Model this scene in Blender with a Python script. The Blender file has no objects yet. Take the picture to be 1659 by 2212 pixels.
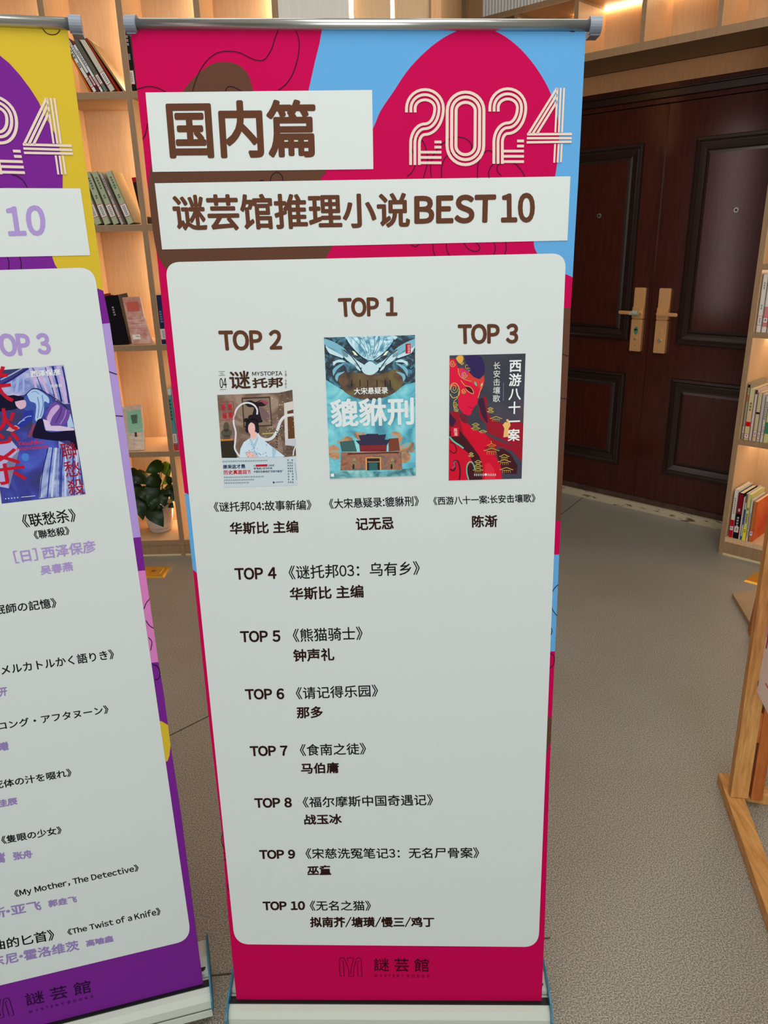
import bpy, bmesh, math, random
import numpy as np
from mathutils import Vector, Matrix
random.seed(7)
S = bpy.context.scene
COL = S.collection

# ------------------------------------------------------------------ camera
F, CX, CY, VX, VY, H = 1650.0, 829.5, 1106.0, 937.0, 5750.0, 1.48
def unit(v):
    v = np.array(v, float); return v / np.linalg.norm(v)
_up = -unit([VX - CX, -(VY - CY), -F])
_fw = np.array([0, 0, -1.0]); _fy = unit(_fw - _up * (_fw @ _up)); _rx = np.cross(_fy, _up)
M = np.array([_rx, _fy, _up])
EYE = np.array([0, 0, H])
cd = bpy.data.cameras.new('camera'); cam = bpy.data.objects.new('camera', cd); COL.objects.link(cam)
cd.sensor_fit = 'HORIZONTAL'; cd.sensor_width = 36; cd.lens = 36 * F / 1659
cd.clip_start = 0.05
mw = Matrix.Identity(4)
for i in range(3):
    for j in range(3): mw[i][j] = M[i][j]
mw[0][3], mw[1][3], mw[2][3] = EYE
cam.matrix_world = mw
S.camera = cam

# ------------------------------------------------------------------ world, lights, exposure
S.view_settings.view_transform = 'Standard'; S.view_settings.look = 'None'
S.view_settings.gamma = 1; S.view_settings.exposure = 0.0
S.view_settings.use_curve_mapping = False
w = bpy.data.worlds.new('world'); S.world = w; w.use_nodes = True
w.node_tree.nodes['Background'].inputs[0].default_value = (0.75, 0.85, 0.95, 1)
w.node_tree.nodes['Background'].inputs[1].default_value = 0.6
def area(name, loc, target, sx, sy, power, col):
    l = bpy.data.lights.new(name, 'AREA'); l.shape = 'RECTANGLE'; l.size = sx; l.size_y = sy
    l.energy = power; l.color = col
    o = bpy.data.objects.new(name, l); COL.objects.link(o); o.location = loc
    d = Vector(target) - Vector(loc); o.rotation_euler = d.to_track_quat('-Z', 'Y').to_euler()
    return o
area('daylight_window_back', (-0.6, -4.3, 1.9), (-0.6, 0, 1.9), 4.6, 1.9, 150, (0.93, 1.0, 0.99))
area('daylight_window_left', (-5.05, 0.98, 1.6), (0, 0.98, 1.6), 0.26, 2.3, 7, (1.0, 0.76, 0.72))
area('daylight_window_left', (-5.05, 2.62, 1.5), (0, 2.62, 1.5), 0.22, 1.6, 4.5, (1.0, 0.6, 0.52))
area('ceiling_and_fill_light', (0.1, 0.3, 3.12), (0.1, 0.3, 0), 1.8, 1.2, 34, (1.0, 0.98, 0.94))
area('ceiling_and_fill_light', (1.0, 0.8, 3.12), (1.0, 0.8, 0), 1.0, 0.5, 13, (1.0, 0.99, 0.95))  # added fill that brightens the near floor on the right
area('ceiling_and_fill_light', (1.0, 2.7, 3.14), (1.0, 2.7, 0), 1.2, 1.0, 9, (1.0, 0.96, 0.9))  # added overhead fill for floor sheen and the cabinet fronts
area('ceiling_and_fill_light', (-1.0, 2.4, 3.14), (-1.0, 2.4, 0), 1.2, 0.6, 7, (1.0, 0.96, 0.9))  # added fill that brightens the upper left shelving

# ------------------------------------------------------------------ materials
def lin(c):
    c = c / 255.0
    return c / 12.92 if c <= 0.04045 else ((c + 0.055) / 1.055) ** 2.4
def rgb(r, g, b): return (lin(r), lin(g), lin(b), 1)
MATS = {}
def mat(name, col, rough=0.55, metal=0.0, spec=0.3, noise=None, bump=0.0, nscale=30.0, emit=None, stretch=None):
    if name in MATS: return MATS[name]
    m = bpy.data.materials.new(name); m.use_nodes = True; MATS[name] = m
    nt = m.node_tree; b = nt.nodes['Principled BSDF']
    b.inputs['Base Color'].default_value = rgb(*col); b.inputs['Roughness'].default_value = rough
    b.inputs['Metallic'].default_value = metal; b.inputs['Specular IOR Level'].default_value = spec
    if emit:
        b.inputs['Emission Color'].default_value = rgb(*emit[0]); b.inputs['Emission Strength'].default_value = emit[1]
    if noise or bump:
        tc = nt.nodes.new('ShaderNodeTexCoord'); mp = nt.nodes.new('ShaderNodeMapping')
        nt.links.new(tc.outputs['Object'], mp.inputs[0])
        mp.inputs['Scale'].default_value = stretch or (1, 1, 1)
        nz = nt.nodes.new('ShaderNodeTexNoise'); nz.inputs['Scale'].default_value = nscale
        nz.inputs['Detail'].default_value = 6; nz.inputs['Roughness'].default_value = 0.6
        nt.links.new(mp.outputs[0], nz.inputs['Vector'])
        if noise:
            r = nt.nodes.new('ShaderNodeValToRGB'); r.color_ramp.elements[0].position = 0.32; r.color_ramp.elements[1].position = 0.68
            r.color_ramp.elements[0].color = rgb(*noise); r.color_ramp.elements[1].color = rgb(*col)
            nt.links.new(nz.outputs[0], r.inputs[0]); nt.links.new(r.outputs[0], b.inputs['Base Color'])
        if bump:
            bp = nt.nodes.new('ShaderNodeBump'); bp.inputs['Strength'].default_value = bump; bp.inputs['Distance'].default_value = 0.002
            nt.links.new(nz.outputs[0], bp.inputs['Height']); nt.links.new(bp.outputs[0], b.inputs['Normal'])
    return m
def ink(r, g, b): return mat('ink_%d_%d_%d' % (r, g, b), (r, g, b), 0.6, spec=0.05)
VINYL = mat('vinyl_white', (203, 208, 207), 0.55, spec=0.15)
CRIM = ink(184, 3, 74); BROWN = ink(90, 58, 44); BLUE = ink(92, 156, 208); TITLE = ink(92, 56, 40)
BLACK = ink(22, 22, 24); DKBR = ink(44, 22, 18); PURP = ink(112, 34, 134); YEL = ink(200, 170, 48)
LILAC = ink(168, 142, 204); PINK = ink(204, 118, 180); CREAM = ink(216, 196, 182); LINE = ink(34, 20, 34)
LILT = ink(163, 140, 196)
WOOD = mat('maple_laminate', (218, 182, 140), 0.42, spec=0.3, noise=(208, 170, 126), nscale=9, stretch=(14, 14, 1.2))
WOODE = mat('shaded_laminate_edge', (158, 128, 96), 0.5, noise=(146, 116, 86), nscale=9, stretch=(10, 10, 1.5))  # darker copy of the maple, with the front edges' shade in its colour
PINE = mat('pine_wood', (214, 160, 94), 0.5, noise=(176, 118, 62), nscale=7, stretch=(16, 16, 1.6), bump=0.2)
PINEY = mat('pine_wood_foot', (214, 160, 94), 0.5, noise=(176, 118, 62), nscale=7, stretch=(16, 1.6, 16), bump=0.2)
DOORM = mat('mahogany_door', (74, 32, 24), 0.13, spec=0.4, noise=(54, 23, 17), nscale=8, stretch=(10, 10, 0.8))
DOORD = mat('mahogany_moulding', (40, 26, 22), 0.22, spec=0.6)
BRASS = mat('brushed_brass', (232, 178, 118), 0.38, metal=0.55, spec=0.5)
STEEL = mat('brushed_steel', (190, 192, 188), 0.28, metal=0.9)
ALU = mat('anodised_aluminium', (188, 193, 182), 0.6, metal=0.1, spec=0.25)
GREYP = mat('grey_plastic', (128, 134, 146), 0.45)
BLUEP = mat('blue_plastic_edge', (28, 108, 140), 0.35)
BLACKP = mat('black_plastic', (20, 20, 22), 0.4)
PAPER = mat('book_pages', (230, 214, 182), 0.8, noise=(212, 192, 158), nscale=60, stretch=(1, 1, 0.1))
LED = mat('warm_led', (255, 226, 180), 0.5, emit=((255, 234, 204), 26.0))
WALLM = mat('painted_wall', (206, 204, 198), 0.8)
WALLD = mat('dark_wood_wall', (96, 66, 48), 0.8)
CEILM = mat('ceiling_paint', (225, 225, 222), 0.9)

def floor_mat():
    m = bpy.data.materials.new('speckled_glinting_floor'); m.use_nodes = True; nt = m.node_tree; b = nt.nodes['Principled BSDF']
    tc = nt.nodes.new('ShaderNodeTexCoord')
    big = nt.nodes.new('ShaderNodeTexNoise'); big.inputs['Scale'].default_value = 1.6; big.inputs['Detail'].default_value = 3
    sm = nt.nodes.new('ShaderNodeTexNoise'); sm.inputs['Scale'].default_value = 330; sm.inputs['Detail'].default_value = 2
    for n in (big, sm): nt.links.new(tc.outputs['Object'], n.inputs['Vector'])
    r1 = nt.nodes.new('ShaderNodeValToRGB'); e = r1.color_ramp.elements
    e[0].position = .35; e[1].position = .7; e[0].color = rgb(136, 129, 117); e[1].color = rgb(143, 139, 129)
    r2 = nt.nodes.new('ShaderNodeValToRGB'); e = r2.color_ramp.elements
    e[0].position = .38; e[1].position = .66; e[0].color = (0.55, 0.55, 0.54, 1); e[1].color = (1.85, 1.85, 1.82, 1)  # bright end of the speckle also paints the floor's glints
    mx = nt.nodes.new('ShaderNodeMix'); mx.data_type = 'RGBA'; mx.blend_type = 'MULTIPLY'; mx.inputs[0].default_value = 1
    nt.links.new(big.outputs[0], r1.inputs[0]); nt.links.new(sm.outputs[0], r2.inputs[0])
    nt.links.new(r1.outputs[0], mx.inputs[6]); nt.links.new(r2.outputs[0], mx.inputs[7]); nt.links.new(mx.outputs[2], b.inputs['Base Color'])
    bp = nt.nodes.new('ShaderNodeBump'); bp.inputs['Strength'].default_value = 0.45; bp.inputs['Distance'].default_value = 0.0015
    nt.links.new(sm.outputs[0], bp.inputs['Height']); nt.links.new(bp.outputs[0], b.inputs['Normal'])
    b.inputs['Roughness'].default_value = 0.36; b.inputs['Specular IOR Level'].default_value = 0.4
    return m
FLOORM = floor_mat()

# ------------------------------------------------------------------ mesh helpers
class MB:
    """collects vertices and faces with a material per face; build() links ONE mesh object"""
    def __init__(s): s.v = []; s.f = []; s.m = []; s.mats = []
    def mi(s, m):
        if m not in s.mats: s.mats.append(m)
        return s.mats.index(m)
    def face(s, pts, m):
        i = len(s.v); s.v += [tuple(map(float, p)) for p in pts]; s.f.append(tuple(range(i, i + len(pts)))); s.m.append(s.mi(m)); return s
    def add(s, vs, fs, m):
        i = len(s.v); s.v += [tuple(map(float, p)) for p in vs]; k = s.mi(m)
        for f in fs: s.f.append(tuple(i + a for a in f)); s.m.append(k)
        return s
    def box(s, x0, x1, y0, y1, z0, z1, m, bev=0.0):
        if bev:
            bm = bmesh.new(); bmesh.ops.create_cube(bm, size=1)
            for v in bm.verts: v.co = Vector(((x0 + x1) / 2 + v.co.x * (x1 - x0), (y0 + y1) / 2 + v.co.y * (y1 - y0), (z0 + z1) / 2 + v.co.z * (z1 - z0)))
            bmesh.ops.bevel(bm, geom=bm.edges[:], offset=bev, segments=2, affect='EDGES')
            s.bm(bm, m); return s
        v = [(x, y, z) for x in (x0, x1) for y in (y0, y1) for z in (z0, z1)]
        return s.add(v, [(0, 1, 3, 2), (4, 6, 7, 5), (0, 4, 5, 1), (2, 3, 7, 6), (0, 2, 6, 4), (1, 5, 7, 3)], m)
    def bm(s, bm, m, mx=None):
        bm.verts.index_update()
        s.add([(mx @ v.co if mx else v.co)[:] for v in bm.verts], [tuple(v.index for v in f.verts) for f in bm.faces], m); bm.free(); return s
    def prism(s, a, b, up, wx, wz, m):
        """bar from a to b; wx is its width across, wz its height along up"""
        a = np.array(a, float); b = np.array(b, float); d = unit(b - a); x = unit(np.cross(d, up)); z = np.cross(x, d)
        vs = [p + x * sx * wx / 2 + z * sz * wz / 2 for p in (a, b) for sx in (-1, 1) for sz in (-1, 1)]
        return s.add(vs, [(0, 1, 3, 2), (4, 6, 7, 5), (0, 4, 5, 1), (2, 3, 7, 6), (0, 2, 6, 4), (1, 5, 7, 3)], m)
    def cyl(s, a, b, r0, r1, m, n=20, cap=True):
        a = np.array(a, float); b = np.array(b, float); d = unit(b - a)
        t = np.array([0, 0, 1.0]) if abs(d[2]) < .9 else np.array([1.0, 0, 0])
        x = unit(np.cross(d, t)); y = np.cross(d, x); vs = []
        for p, r in ((a, r0), (b, r1)):
            for k in range(n):
                c = 2 * math.pi * k / n; vs.append(p + (x * math.cos(c) + y * math.sin(c)) * r)
        fs = [(k, (k + 1) % n, n + (k + 1) % n, n + k) for k in range(n)]
        if cap: fs += [tuple(range(n))[::-1], tuple(range(n, 2 * n))]
        return s.add(vs, fs, m)
    def lathe(s, c, prof, m, n=36):
        vs = []; fs = []
        for r, z in prof:
            for k in range(n):
                a = 2 * math.pi * k / n; vs.append((c[0] + r * math.cos(a), c[1] + r * math.sin(a), c[2] + z))
        for i in range(len(prof) - 1):
            for k in range(n): fs.append((i * n + k, i * n + (k + 1) % n, (i + 1) * n + (k + 1) % n, (i + 1) * n + k))
        return s.add(vs, fs, m)
    def build(s, name, parent=None, origin=(0, 0, 0), smooth=False, bevel=0.0):
        me = bpy.data.meshes.new(name); o3 = np.array(origin, float)
        me.from_pydata([tuple(np.array(p) - o3) for p in s.v], [], s.f); 
        for m in s.mats: me.materials.append(m)
        me.polygons.foreach_set('material_index', s.m)
        if smooth: me.polygons.foreach_set('use_smooth', [True] * len(me.polygons))
        me.update()
        ob = bpy.data.objects.new(name, me); COL.objects.link(ob)
        if parent: ob.parent = parent
        elif any(origin): ob.location = origin
        if bevel:
            md = ob.modifiers.new('bevel', 'BEVEL'); md.width = bevel; md.segments = 2; md.limit_method = 'ANGLE'
        return ob
def thing(name, label, cat, loc=(0, 0, 0), rot=(0, 0, 0), group=None):
    o = bpy.data.objects.new(name, None); COL.objects.link(o); o.location = loc; o.rotation_euler = rot
    o.empty_display_size = 0.05; o['label'] = label; o['category'] = cat
    if group: o['group'] = group
    return o
def tag(o, label, cat, group=None):
    o['label'] = label; o['category'] = cat
    if group: o['group'] = group
    return o
def struct(o): o['kind'] = 'structure'; return o

# ------------------------------------------------------------------ points seen in the photograph, on real planes of the room
def ray(x, y): return M @ np.array([x - CX, -(y - CY), -F]) / F
class Plane:
    def __init__(s, o, u, v): s.o = np.array(o, float); s.u = unit(u); s.v = unit(v); s.n = np.cross(s.u, s.v)
    def pt(s, x, y, off=0.0):
        q = ray(x, y); return EYE + q * ((s.n @ (s.o - EYE)) / (s.n @ q)) + s.n * off
    def uv(s, x, y): d = s.pt(x, y) - s.o; return d @ s.u, d @ s.v
    def at(s, a, b, off=0.0): return s.o + s.u * a + s.v * b + s.n * off
def on_floor(x, y, z=0.0): q = ray(x, y); return EYE + q * ((z - H) / q[2])
def on_y(x, y, Y): q = ray(x, y); return EYE + q * (Y / q[1])
LAY = 0.00013

def smooth_pts(pts, k=6):
    if len(pts) < 3: return pts
    P = [pts[0]] + list(pts) + [pts[-1]]; out = []
    for i in range(1, len(P) - 2):
        p0, p1, p2, p3 = [np.array(q, float) for q in P[i - 1:i + 3]]
        for j in range(k):
            t = j / k; out.append(tuple(.5 * ((2 * p1) + (p2 - p0) * t + (2 * p0 - 5 * p1 + 4 * p2 - p3) * t * t + (3 * p1 - p0 - 3 * p2 + p3) * t ** 3)))
    out.append(tuple(pts[-1])); return out

def clip_poly(pts, quad):
    out = [tuple(p) for p in pts]
    for i in range(4):
        a, b = quad[i], quad[(i + 1) % 4]; inp, out = out, []
        side = lambda p: (b[0] - a[0]) * (p[1] - a[1]) - (b[1] - a[1]) * (p[0] - a[0])
        for j in range(len(inp)):
            p, q = inp[j - 1], inp[j]; sp, sq = side(p), side(q)
            if (sp >= 0) != (sq >= 0): t = sp / (sp - sq); out.append((p[0] + (q[0] - p[0]) * t, p[1] + (q[1] - p[1]) * t))
            if sq >= 0: out.append(q)
    return out
class Art:
    """flat print on a plane; crop=(ox,oy,scale) lets points be given in an enlarged crop's pixels; warp maps photo pixels"""
    def __init__(s, plane, origin, crop=(0, 0, 1), warp=None): s.p = plane; s.o = origin; s.c = crop; s.w = warp; s.mb = MB(); s.clip = None
    def q(s, x, y):
        x = s.c[0] + x / s.c[2]; y = s.c[1] + y / s.c[2]
        return s.w(x, y) if s.w else (x, y)
    def poly(s, pts, m, layer, sm=False):
        if sm: pts = smooth_pts(list(pts) + [pts[0]])[:-1]
        if s.clip: pts = clip_poly(pts, s.clip)
        if len(pts) > 2: s.mb.face([s.p.pt(*s.q(x, y), layer * LAY) for x, y in pts][::-1], m)
        return s
    def stroke(s, pts, wd, m, layer, sm=True, closed=False):
        if sm: pts = smooth_pts(pts)
        pts = [np.array(p, float) for p in pts]; n = len(pts); L = []; R = []
        for i in range(n):
            a = pts[max(i - 1, 0)] if not closed else pts[i - 1]; b = pts[min(i + 1, n - 1)] if not closed else pts[(i + 1) % n]
            d = b - a; d = d / (np.linalg.norm(d) + 1e-9); nn = np.array([-d[1], d[0]])
            L.append(pts[i] + nn * wd / 2); R.append(pts[i] - nn * wd / 2)
        if s.clip:
            for i in range(n - 1): s.poly([tuple(L[i]), tuple(L[i + 1]), tuple(R[i + 1]), tuple(R[i])][::-1], m, layer)
            return s
        vs = [s.p.pt(*s.q(*a), layer * LAY) for a in L + R]
        fs = [(i, i + 1, n + i + 1, n + i) for i in range(n - 1)]
        if closed: fs.append((n - 1, 0, n, 2 * n - 1))
        s.mb.add(vs, fs, m); return s
    def ell(s, cx, cy, rx, ry, m, layer, rot=0, n=24):
        c, sn = math.cos(rot), math.sin(rot)
        return s.poly([(cx + rx * math.cos(a) * c - ry * math.sin(a) * sn, cy + rx * math.cos(a) * sn + ry * math.sin(a) * c) for a in [2 * math.pi * k / n for k in range(n)]], m, layer)
    def build(s, name, parent): return s.mb.build(name, parent, s.o)

_gc = {}; _tc = {}
def glyph1(ch, res):
    key = (ch, res)
    if key not in _gc:
        cu = bpy.data.curves.new('t', 'FONT'); cu.body = ch; cu.resolution_u = res
        ob = bpy.data.objects.new('t', cu); me = bpy.data.meshes.new_from_object(ob)
        co = np.array([v.co[:2] for v in me.vertices]).reshape(-1, 2); fs = [tuple(p.vertices) for p in me.polygons]
        bpy.data.objects.remove(ob); bpy.data.curves.remove(cu); bpy.data.meshes.remove(me); _gc[key] = (co, fs)
    return _gc[key]
_a = glyph1('\u56fd', 3)[0]; _b = glyph1('\u56fd\u56fd', 3)[0]; EM = float(np.ptp(_b[:, 0]) - np.ptp(_a[:, 0]))
def glyphs(body, res=3, space=1.0, lspace=1.0):
    """lays characters out one by one; Latin letters use the full-width forms of the same sans face, set proportionally"""
    key = (body, res, space, lspace)
    if key in _tc: return _tc[key]
    V = []; Fc = []; n = 0; vert = '\n' in body
    for li, line in enumerate(body.split('\n')):
        x = 0.0
        for ch in line:
            o = ord(ch)
            if ch == ' ': x += .26 * EM; continue
            if 33 <= o <= 126: ch2 = chr(o + 0xFEE0)
            elif ch == '\u00b7': ch2 = '\u30fb'
            else: ch2 = ch
            co, fs = glyph1(ch2, res); co = co.copy(); lo, hi = co[:, 0].min(), co[:, 0].max()
            if 33 <= o <= 126 or ch == '\u00b7':
                sb = (.075 if ch in 'BDEFHKLMNPRUhiklmnru1[]' else .04) * EM * .8
                if ch in ':,.\u00b7': sb = .05 * EM
                wk = .86 if ch.isalnum() else (.5 if ch == '/' else 1.0)
                co[:, 0] = (co[:, 0] - lo) * wk; adv = (hi - lo) * wk + sb * 2; co[:, 0] += x + sb
                if ch == 'T': adv -= .03 * EM
            else: co[:, 0] += x; adv = EM
            if vert: co[:, 0] -= (co[:, 0].min() + co[:, 0].max()) / 2 if ch != '|' else co[:, 0].mean(); co[:, 1] -= li * 1.06 * EM * lspace
            V.append(co); Fc += [tuple(n + a for a in f) for f in fs]; n += len(co); x += adv * space
    _tc[key] = (np.vstack(V), Fc); return _tc[key]
def text_on(corners, n, mb, body, m, bold=0.0, res=3, space=1.0, lspace=1.0, copies=8):
    """corners: world tl,tr,br,bl of the ink; bold in metres"""
    co, fs = glyphs(body, res, space, lspace)
    if not len(co): return
    lo = co.min(0); hi = co.max(0); tl, tr, br, bl = [np.array(c, float) for c in corners]
    wu = (np.linalg.norm(tr - tl) + np.linalg.norm(br - bl)) / 2; hu = (np.linalg.norm(tl - bl) + np.linalg.norm(tr - br)) / 2
    sx = (wu - 2 * bold) / (hi[0] - lo[0]); sy = (hu - 2 * bold) / (hi[1] - lo[1]) if hi[1] - lo[1] > 1e-6 else 1
    offs = [(0, 0)] if bold == 0 else [(math.cos(2 * math.pi * k / copies + .4) * bold, math.sin(2 * math.pi * k / copies + .4) * bold) for k in range(copies)] + [(0, 0)]
    for i, (dx, dy) in enumerate(offs):
        a = ((co[:, 0] - lo[0]) * sx + bold + dx) / wu; b = ((co[:, 1] - lo[1]) * sy + bold + dy) / hu
        P = (np.outer((1 - a) * b, tl) + np.outer(a * b, tr) + np.outer(a * (1 - b), br) + np.outer((1 - a) * (1 - b), bl)) + n * (i * 6e-6)
        mb.add(P, fs, m)
def text(art, body, quad, m, layer, bold=0.0, **k):
    """quad in crop pixels; bold in photo pixels"""
    cs = [art.p.pt(*art.q(x, y), layer * LAY) for x, y in quad]
    ph = abs(art.q(*quad[3])[1] - art.q(*quad[0])[1]); hm = np.linalg.norm(cs[3] - cs[0])
    text_on(cs, art.p.n, art.mb, body, m, bold * hm / max(ph, 1e-6), **k); return art

# ================================================================== THE SETTING
fl = MB().box(-5.2, 5.2, -4.6, 6.4, -0.05, 0, FLOORM).build('floor'); struct(fl)
sm_ = mat('floor_seam_line', (84, 74, 62), 0.7)
def seam(a, b):
    a = np.array([a[0], a[1], 0.0006]); b = np.array([b[0], b[1], 0.0006])
    MB().prism(a, b, (0, 0, 1), 0.004, 0.001, sm_).build('floor_seam', fl)
p1, p2 = on_floor(365, 1590), on_floor(455, 1545); d = p2 - p1
seam(p1 - d * 3, p2 + d * 3.2)
p1, p2 = on_floor(1242, 1088), on_floor(1262, 1072); d = p2 - p1; seam(p1 - d * 12, p2)
seam((-0.55, 1.2), (0.35, 1.29))
struct(MB().box(-5.2, 5.2, -4.6, 6.4, 3.2, 3.26, CEILM).build('ceiling'))
struct(MB().box(-5.2, 5.2, 6.3, 6.4, 0, 3.2, WALLM).build('wall_front'))
struct(MB().box(5.1, 5.2, -4.6, 6.3, 0, 3.2, WALLM).build('wall_right'))
wl = MB(); wl.box(-5.2, -5.1, -4.6, .76, 0, 3.2, WALLD); wl.box(-5.2, -5.1, 1.2, 2.5, 0, 3.2, WALLD); wl.box(-5.2, -5.1, 2.74, 6.3, 0, 3.2, WALLD)
for y0, y1, z0, z1 in ((.76, 1.2, .4, 2.8), (2.5, 2.74, .7, 2.3)): wl.box(-5.2, -5.1, y0, y1, 0, z0, WALLD); wl.box(-5.2, -5.1, y0, y1, z1, 3.2, WALLD)
struct(wl.build('wall_left'))
wb = MB(); wb.box(-5.1, -2.9, -4.6, -4.5, 0, 3.2, WALLM); wb.box(1.7, 5.1, -4.6, -4.5, 0, 3.2, WALLM); wb.box(-2.9, 1.7, -4.6, -4.5, 0, .95, WALLM); wb.box(-2.9, 1.7, -4.6, -4.5, 2.85, 3.2, WALLM)
struct(wb.build('wall_back'))
wf = MB()
for x in (-2.9, -1.4, .15, 1.64): wf.box(x, x + .06, -4.56, -4.5, .95, 2.85, ALU)
for z in (.95, 2.79): wf.box(-2.9, 1.7, -4.56, -4.5, z, z + .06, ALU)
struct(wf.build('window_1'))
for nm, y0, y1, z0, z1 in (('window_3', 2.5, 2.74, .7, 2.3), ('window_2', .76, 1.2, .4, 2.8)):
    wf = MB()
    for y in (y0, y1 - .03): wf.box(-5.16, -5.1, y, y + .03, z0, z1, ALU)
    for z in (z0, z1 - .04): wf.box(-5.16, -5.1, y0, y1, z, z + .04, ALU)
    struct(wf.build(nm))

# ------------------------------------------------------------------ frontal bookcase on the left (front plane y = YF)
YF, SD = 3.58, 0.30
bc = thing('bookcase', 'tall open maple bookcase with warm-lit square bays behind the banners', 'bookcase', (-1.0, YF, 0))
BO = (-1.0, YF, 0)
POSTX = [-2.59, -2.275, -1.96, -1.645, -1.333, -1.02, -0.708, -0.393]
SZ = [0.07, 0.53, 1.037, 1.556, 2.073, 2.62]
for x in POSTX: MB().box(x - .011, x + .011, YF, YF + SD, 0.0, 2.95, WOODE).build('upright', bc, BO)
xr = -0.095
for z in SZ:
    mb = MB()
    mb.box(-2.6, xr if z > 2 else .3, YF + .001, YF + SD, z - .012, z + .013, WOODE); mb.build('shelf_board', bc, BO)
MB().box(-2.6, .3, YF + SD, YF + SD + .015, 0, 2.95, WOOD).build('back_panel', bc, BO)
MB().box(-2.6, .3, YF + .004, YF + .02, 0.008, 0.058, WOODE).build('plinth', bc, BO)
MB().box(-2.6, .3, YF + .001, YF + .012, 0, 0.008, mat('plinth_seal', (214, 196, 150), .6)).build('plinth_seal', bc, BO)
# inner lining of the uprights (the lit laminate faces) as thin panels, and the LED strips at the back right corner of each bay
for i, x in enumerate(POSTX):
    MB().box(x + .011, x + .013, YF + .004, YF + SD, 0.083, 2.94, WOOD).build('side_lining', bc, BO)
    MB().box(x - .013, x - .011, YF + .004, YF + SD, 0.083, 2.94, WOOD).build('side_lining', bc, BO)
    if i > 2:
        for z0, z1 in zip(SZ[:-1], SZ[1:]):
            MB().box(x - .021, x - .014, YF + .262, YF + .277, z0 + .03, z1 - .03, LED).build('light_strip', bc, BO)
for z in SZ[:-1]: MB().box(-2.6, -.4, YF + .003, YF + SD, z + .013, z + .0145, WOOD).build('shelf_lining', bc, BO)
# pale door closing the top bay, and the vertical panels with light strips right of it
pale = mat('pale_grey_laminate', (226, 222, 212), .5, noise=(218, 214, 204), nscale=8, stretch=(14, 14, 1))
MB().box(-.379, xr, YF - .002, YF + .016, 2.09, 2.95, pale).build('cabinet_door', bc, BO)
YP = YF + .06
pn = thing('wall_panelling', 'warm maple wall panels split by two bright vertical light strips above the crimson banner', 'wall panel', (.15, YP, 2.0))
PO = (.15, YP, 2.0)
def X(px, Y, py=20): return float(on_y(px, py, Y)[0])
ed = [762, 845, 851, 926]
for a, b in ((764, 844), (852, 927)):
    MB().box(X(a, YP), X(b, YP), YP, YP + .02, 2.0, 2.95, WOOD).build('panel', pn, PO)
MB().box(X(927, YP), X(931, YP), YP - .01, YP + .02, 2.0, 2.95, WOODE).build('panel_edge', pn, PO)
for a, b in ((755, 763), (844, 851)):
    MB().box(X(a, YP), X(b, YP), YP + .004, YP + .012, 2.0, 2.95, LED).build('light_strip', pn, PO)

# ------------------------------------------------------------------ 45 degree wall: everything below uses its local frame (x along the wall, y into it)
SQ = 2 ** -.5; DA = 3.591
def W45(t, d, z=0.0): return np.array([(d + t) * SQ, (d - t) * SQ, z])
ROT = (0, 0, -math.pi / 4)
class Loc:   # local builder frame with origin at (t0, DA)
    def __init__(s, t0): s.t0 = t0; s.loc = tuple(W45(t0, DA))
DB = 3.947 - DA
def n45(px, py, d=DA):
    n = np.array([SQ, SQ, 0]); q = ray(px, py); P = EYE + q * ((d - n @ EYE) / (n @ q)); return P @ np.array([SQ, -SQ, 0]), P[2]

# wall behind / around the door
wd = bpy.data.objects.new('wall_door', None); COL.objects.link(wd); wd.location = W45(-1.9, 3.947); wd.rotation_euler = ROT; wd['kind'] = 'structure'
MB().box(-1.1, -.74, .02, .12, 0, 3.1, WALLM).build('wall_section', wd)
MB().box(-1.1, 3.2, .12, .2, 0, 3.1, WALLM).build('wall_section', wd)
MB().box(-.72, .9, -.017, .1, 2.165, 2.25, mat('fascia_veneer', (206, 152, 106), .45, noise=(194, 140, 94), nscale=9, stretch=(14, 14, 1.2))).build('fascia', wd)
fr = bpy.data.objects.new('door_frame', None); COL.objects.link(fr); fr.location = W45(-1.925, 3.947); fr.rotation_euler = ROT; fr['kind'] = 'structure'
def casing(parent, x0, x1, z0, z1, horizontal):
    mb = MB()
    if horizontal:
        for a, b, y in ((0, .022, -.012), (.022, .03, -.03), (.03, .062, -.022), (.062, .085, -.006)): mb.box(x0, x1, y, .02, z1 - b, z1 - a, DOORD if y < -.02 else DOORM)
    else:
        for a, b, y in ((0, .022, -.012), (.022, .03, -.03), (.03, .062, -.022), (.062, .085, -.006)): mb.box(x0 + a, x0 + b, y, .02, z0, z1, DOORM)
    return mb.build('casing', parent, bevel=.002)
casing(fr, -.745, .9, 0, 2.165, True); casing(fr, -.745, 0, 0, 2.08, False)
peel = bpy.data.materials.new('chipped_white_paint'); peel.use_nodes = True
nt = peel.node_tree; bb = nt.nodes['Principled BSDF']; tc = nt.nodes.new('ShaderNodeTexCoord'); mp = nt.nodes.new('ShaderNodeMapping'); mp.inputs['Scale'].default_value = (5, 5, 22)
nz = nt.nodes.new('ShaderNodeTexNoise'); nz.inputs['Scale'].default_value = 3; nz.inputs['Detail'].default_value = 8; cr = nt.nodes.new('ShaderNodeValToRGB')
cr.color_ramp.elements[0].position = .34; cr.color_ramp.elements[1].position = .42; cr.color_ramp.elements[0].color = rgb(96, 72, 52); cr.color_ramp.elements[1].color = rgb(186, 172, 142)
nt.links.new(tc.outputs['Object'], mp.inputs[0]); nt.links.new(mp.outputs[0], nz.inputs['Vector']); nt.links.new(nz.outputs[0], cr.inputs[0]); nt.links.new(cr.outputs[0], bb.inputs['Base Color'])
MB().box(-.745, .9, -.03, .05, 0, .042, peel).build('threshold', fr)
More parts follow.
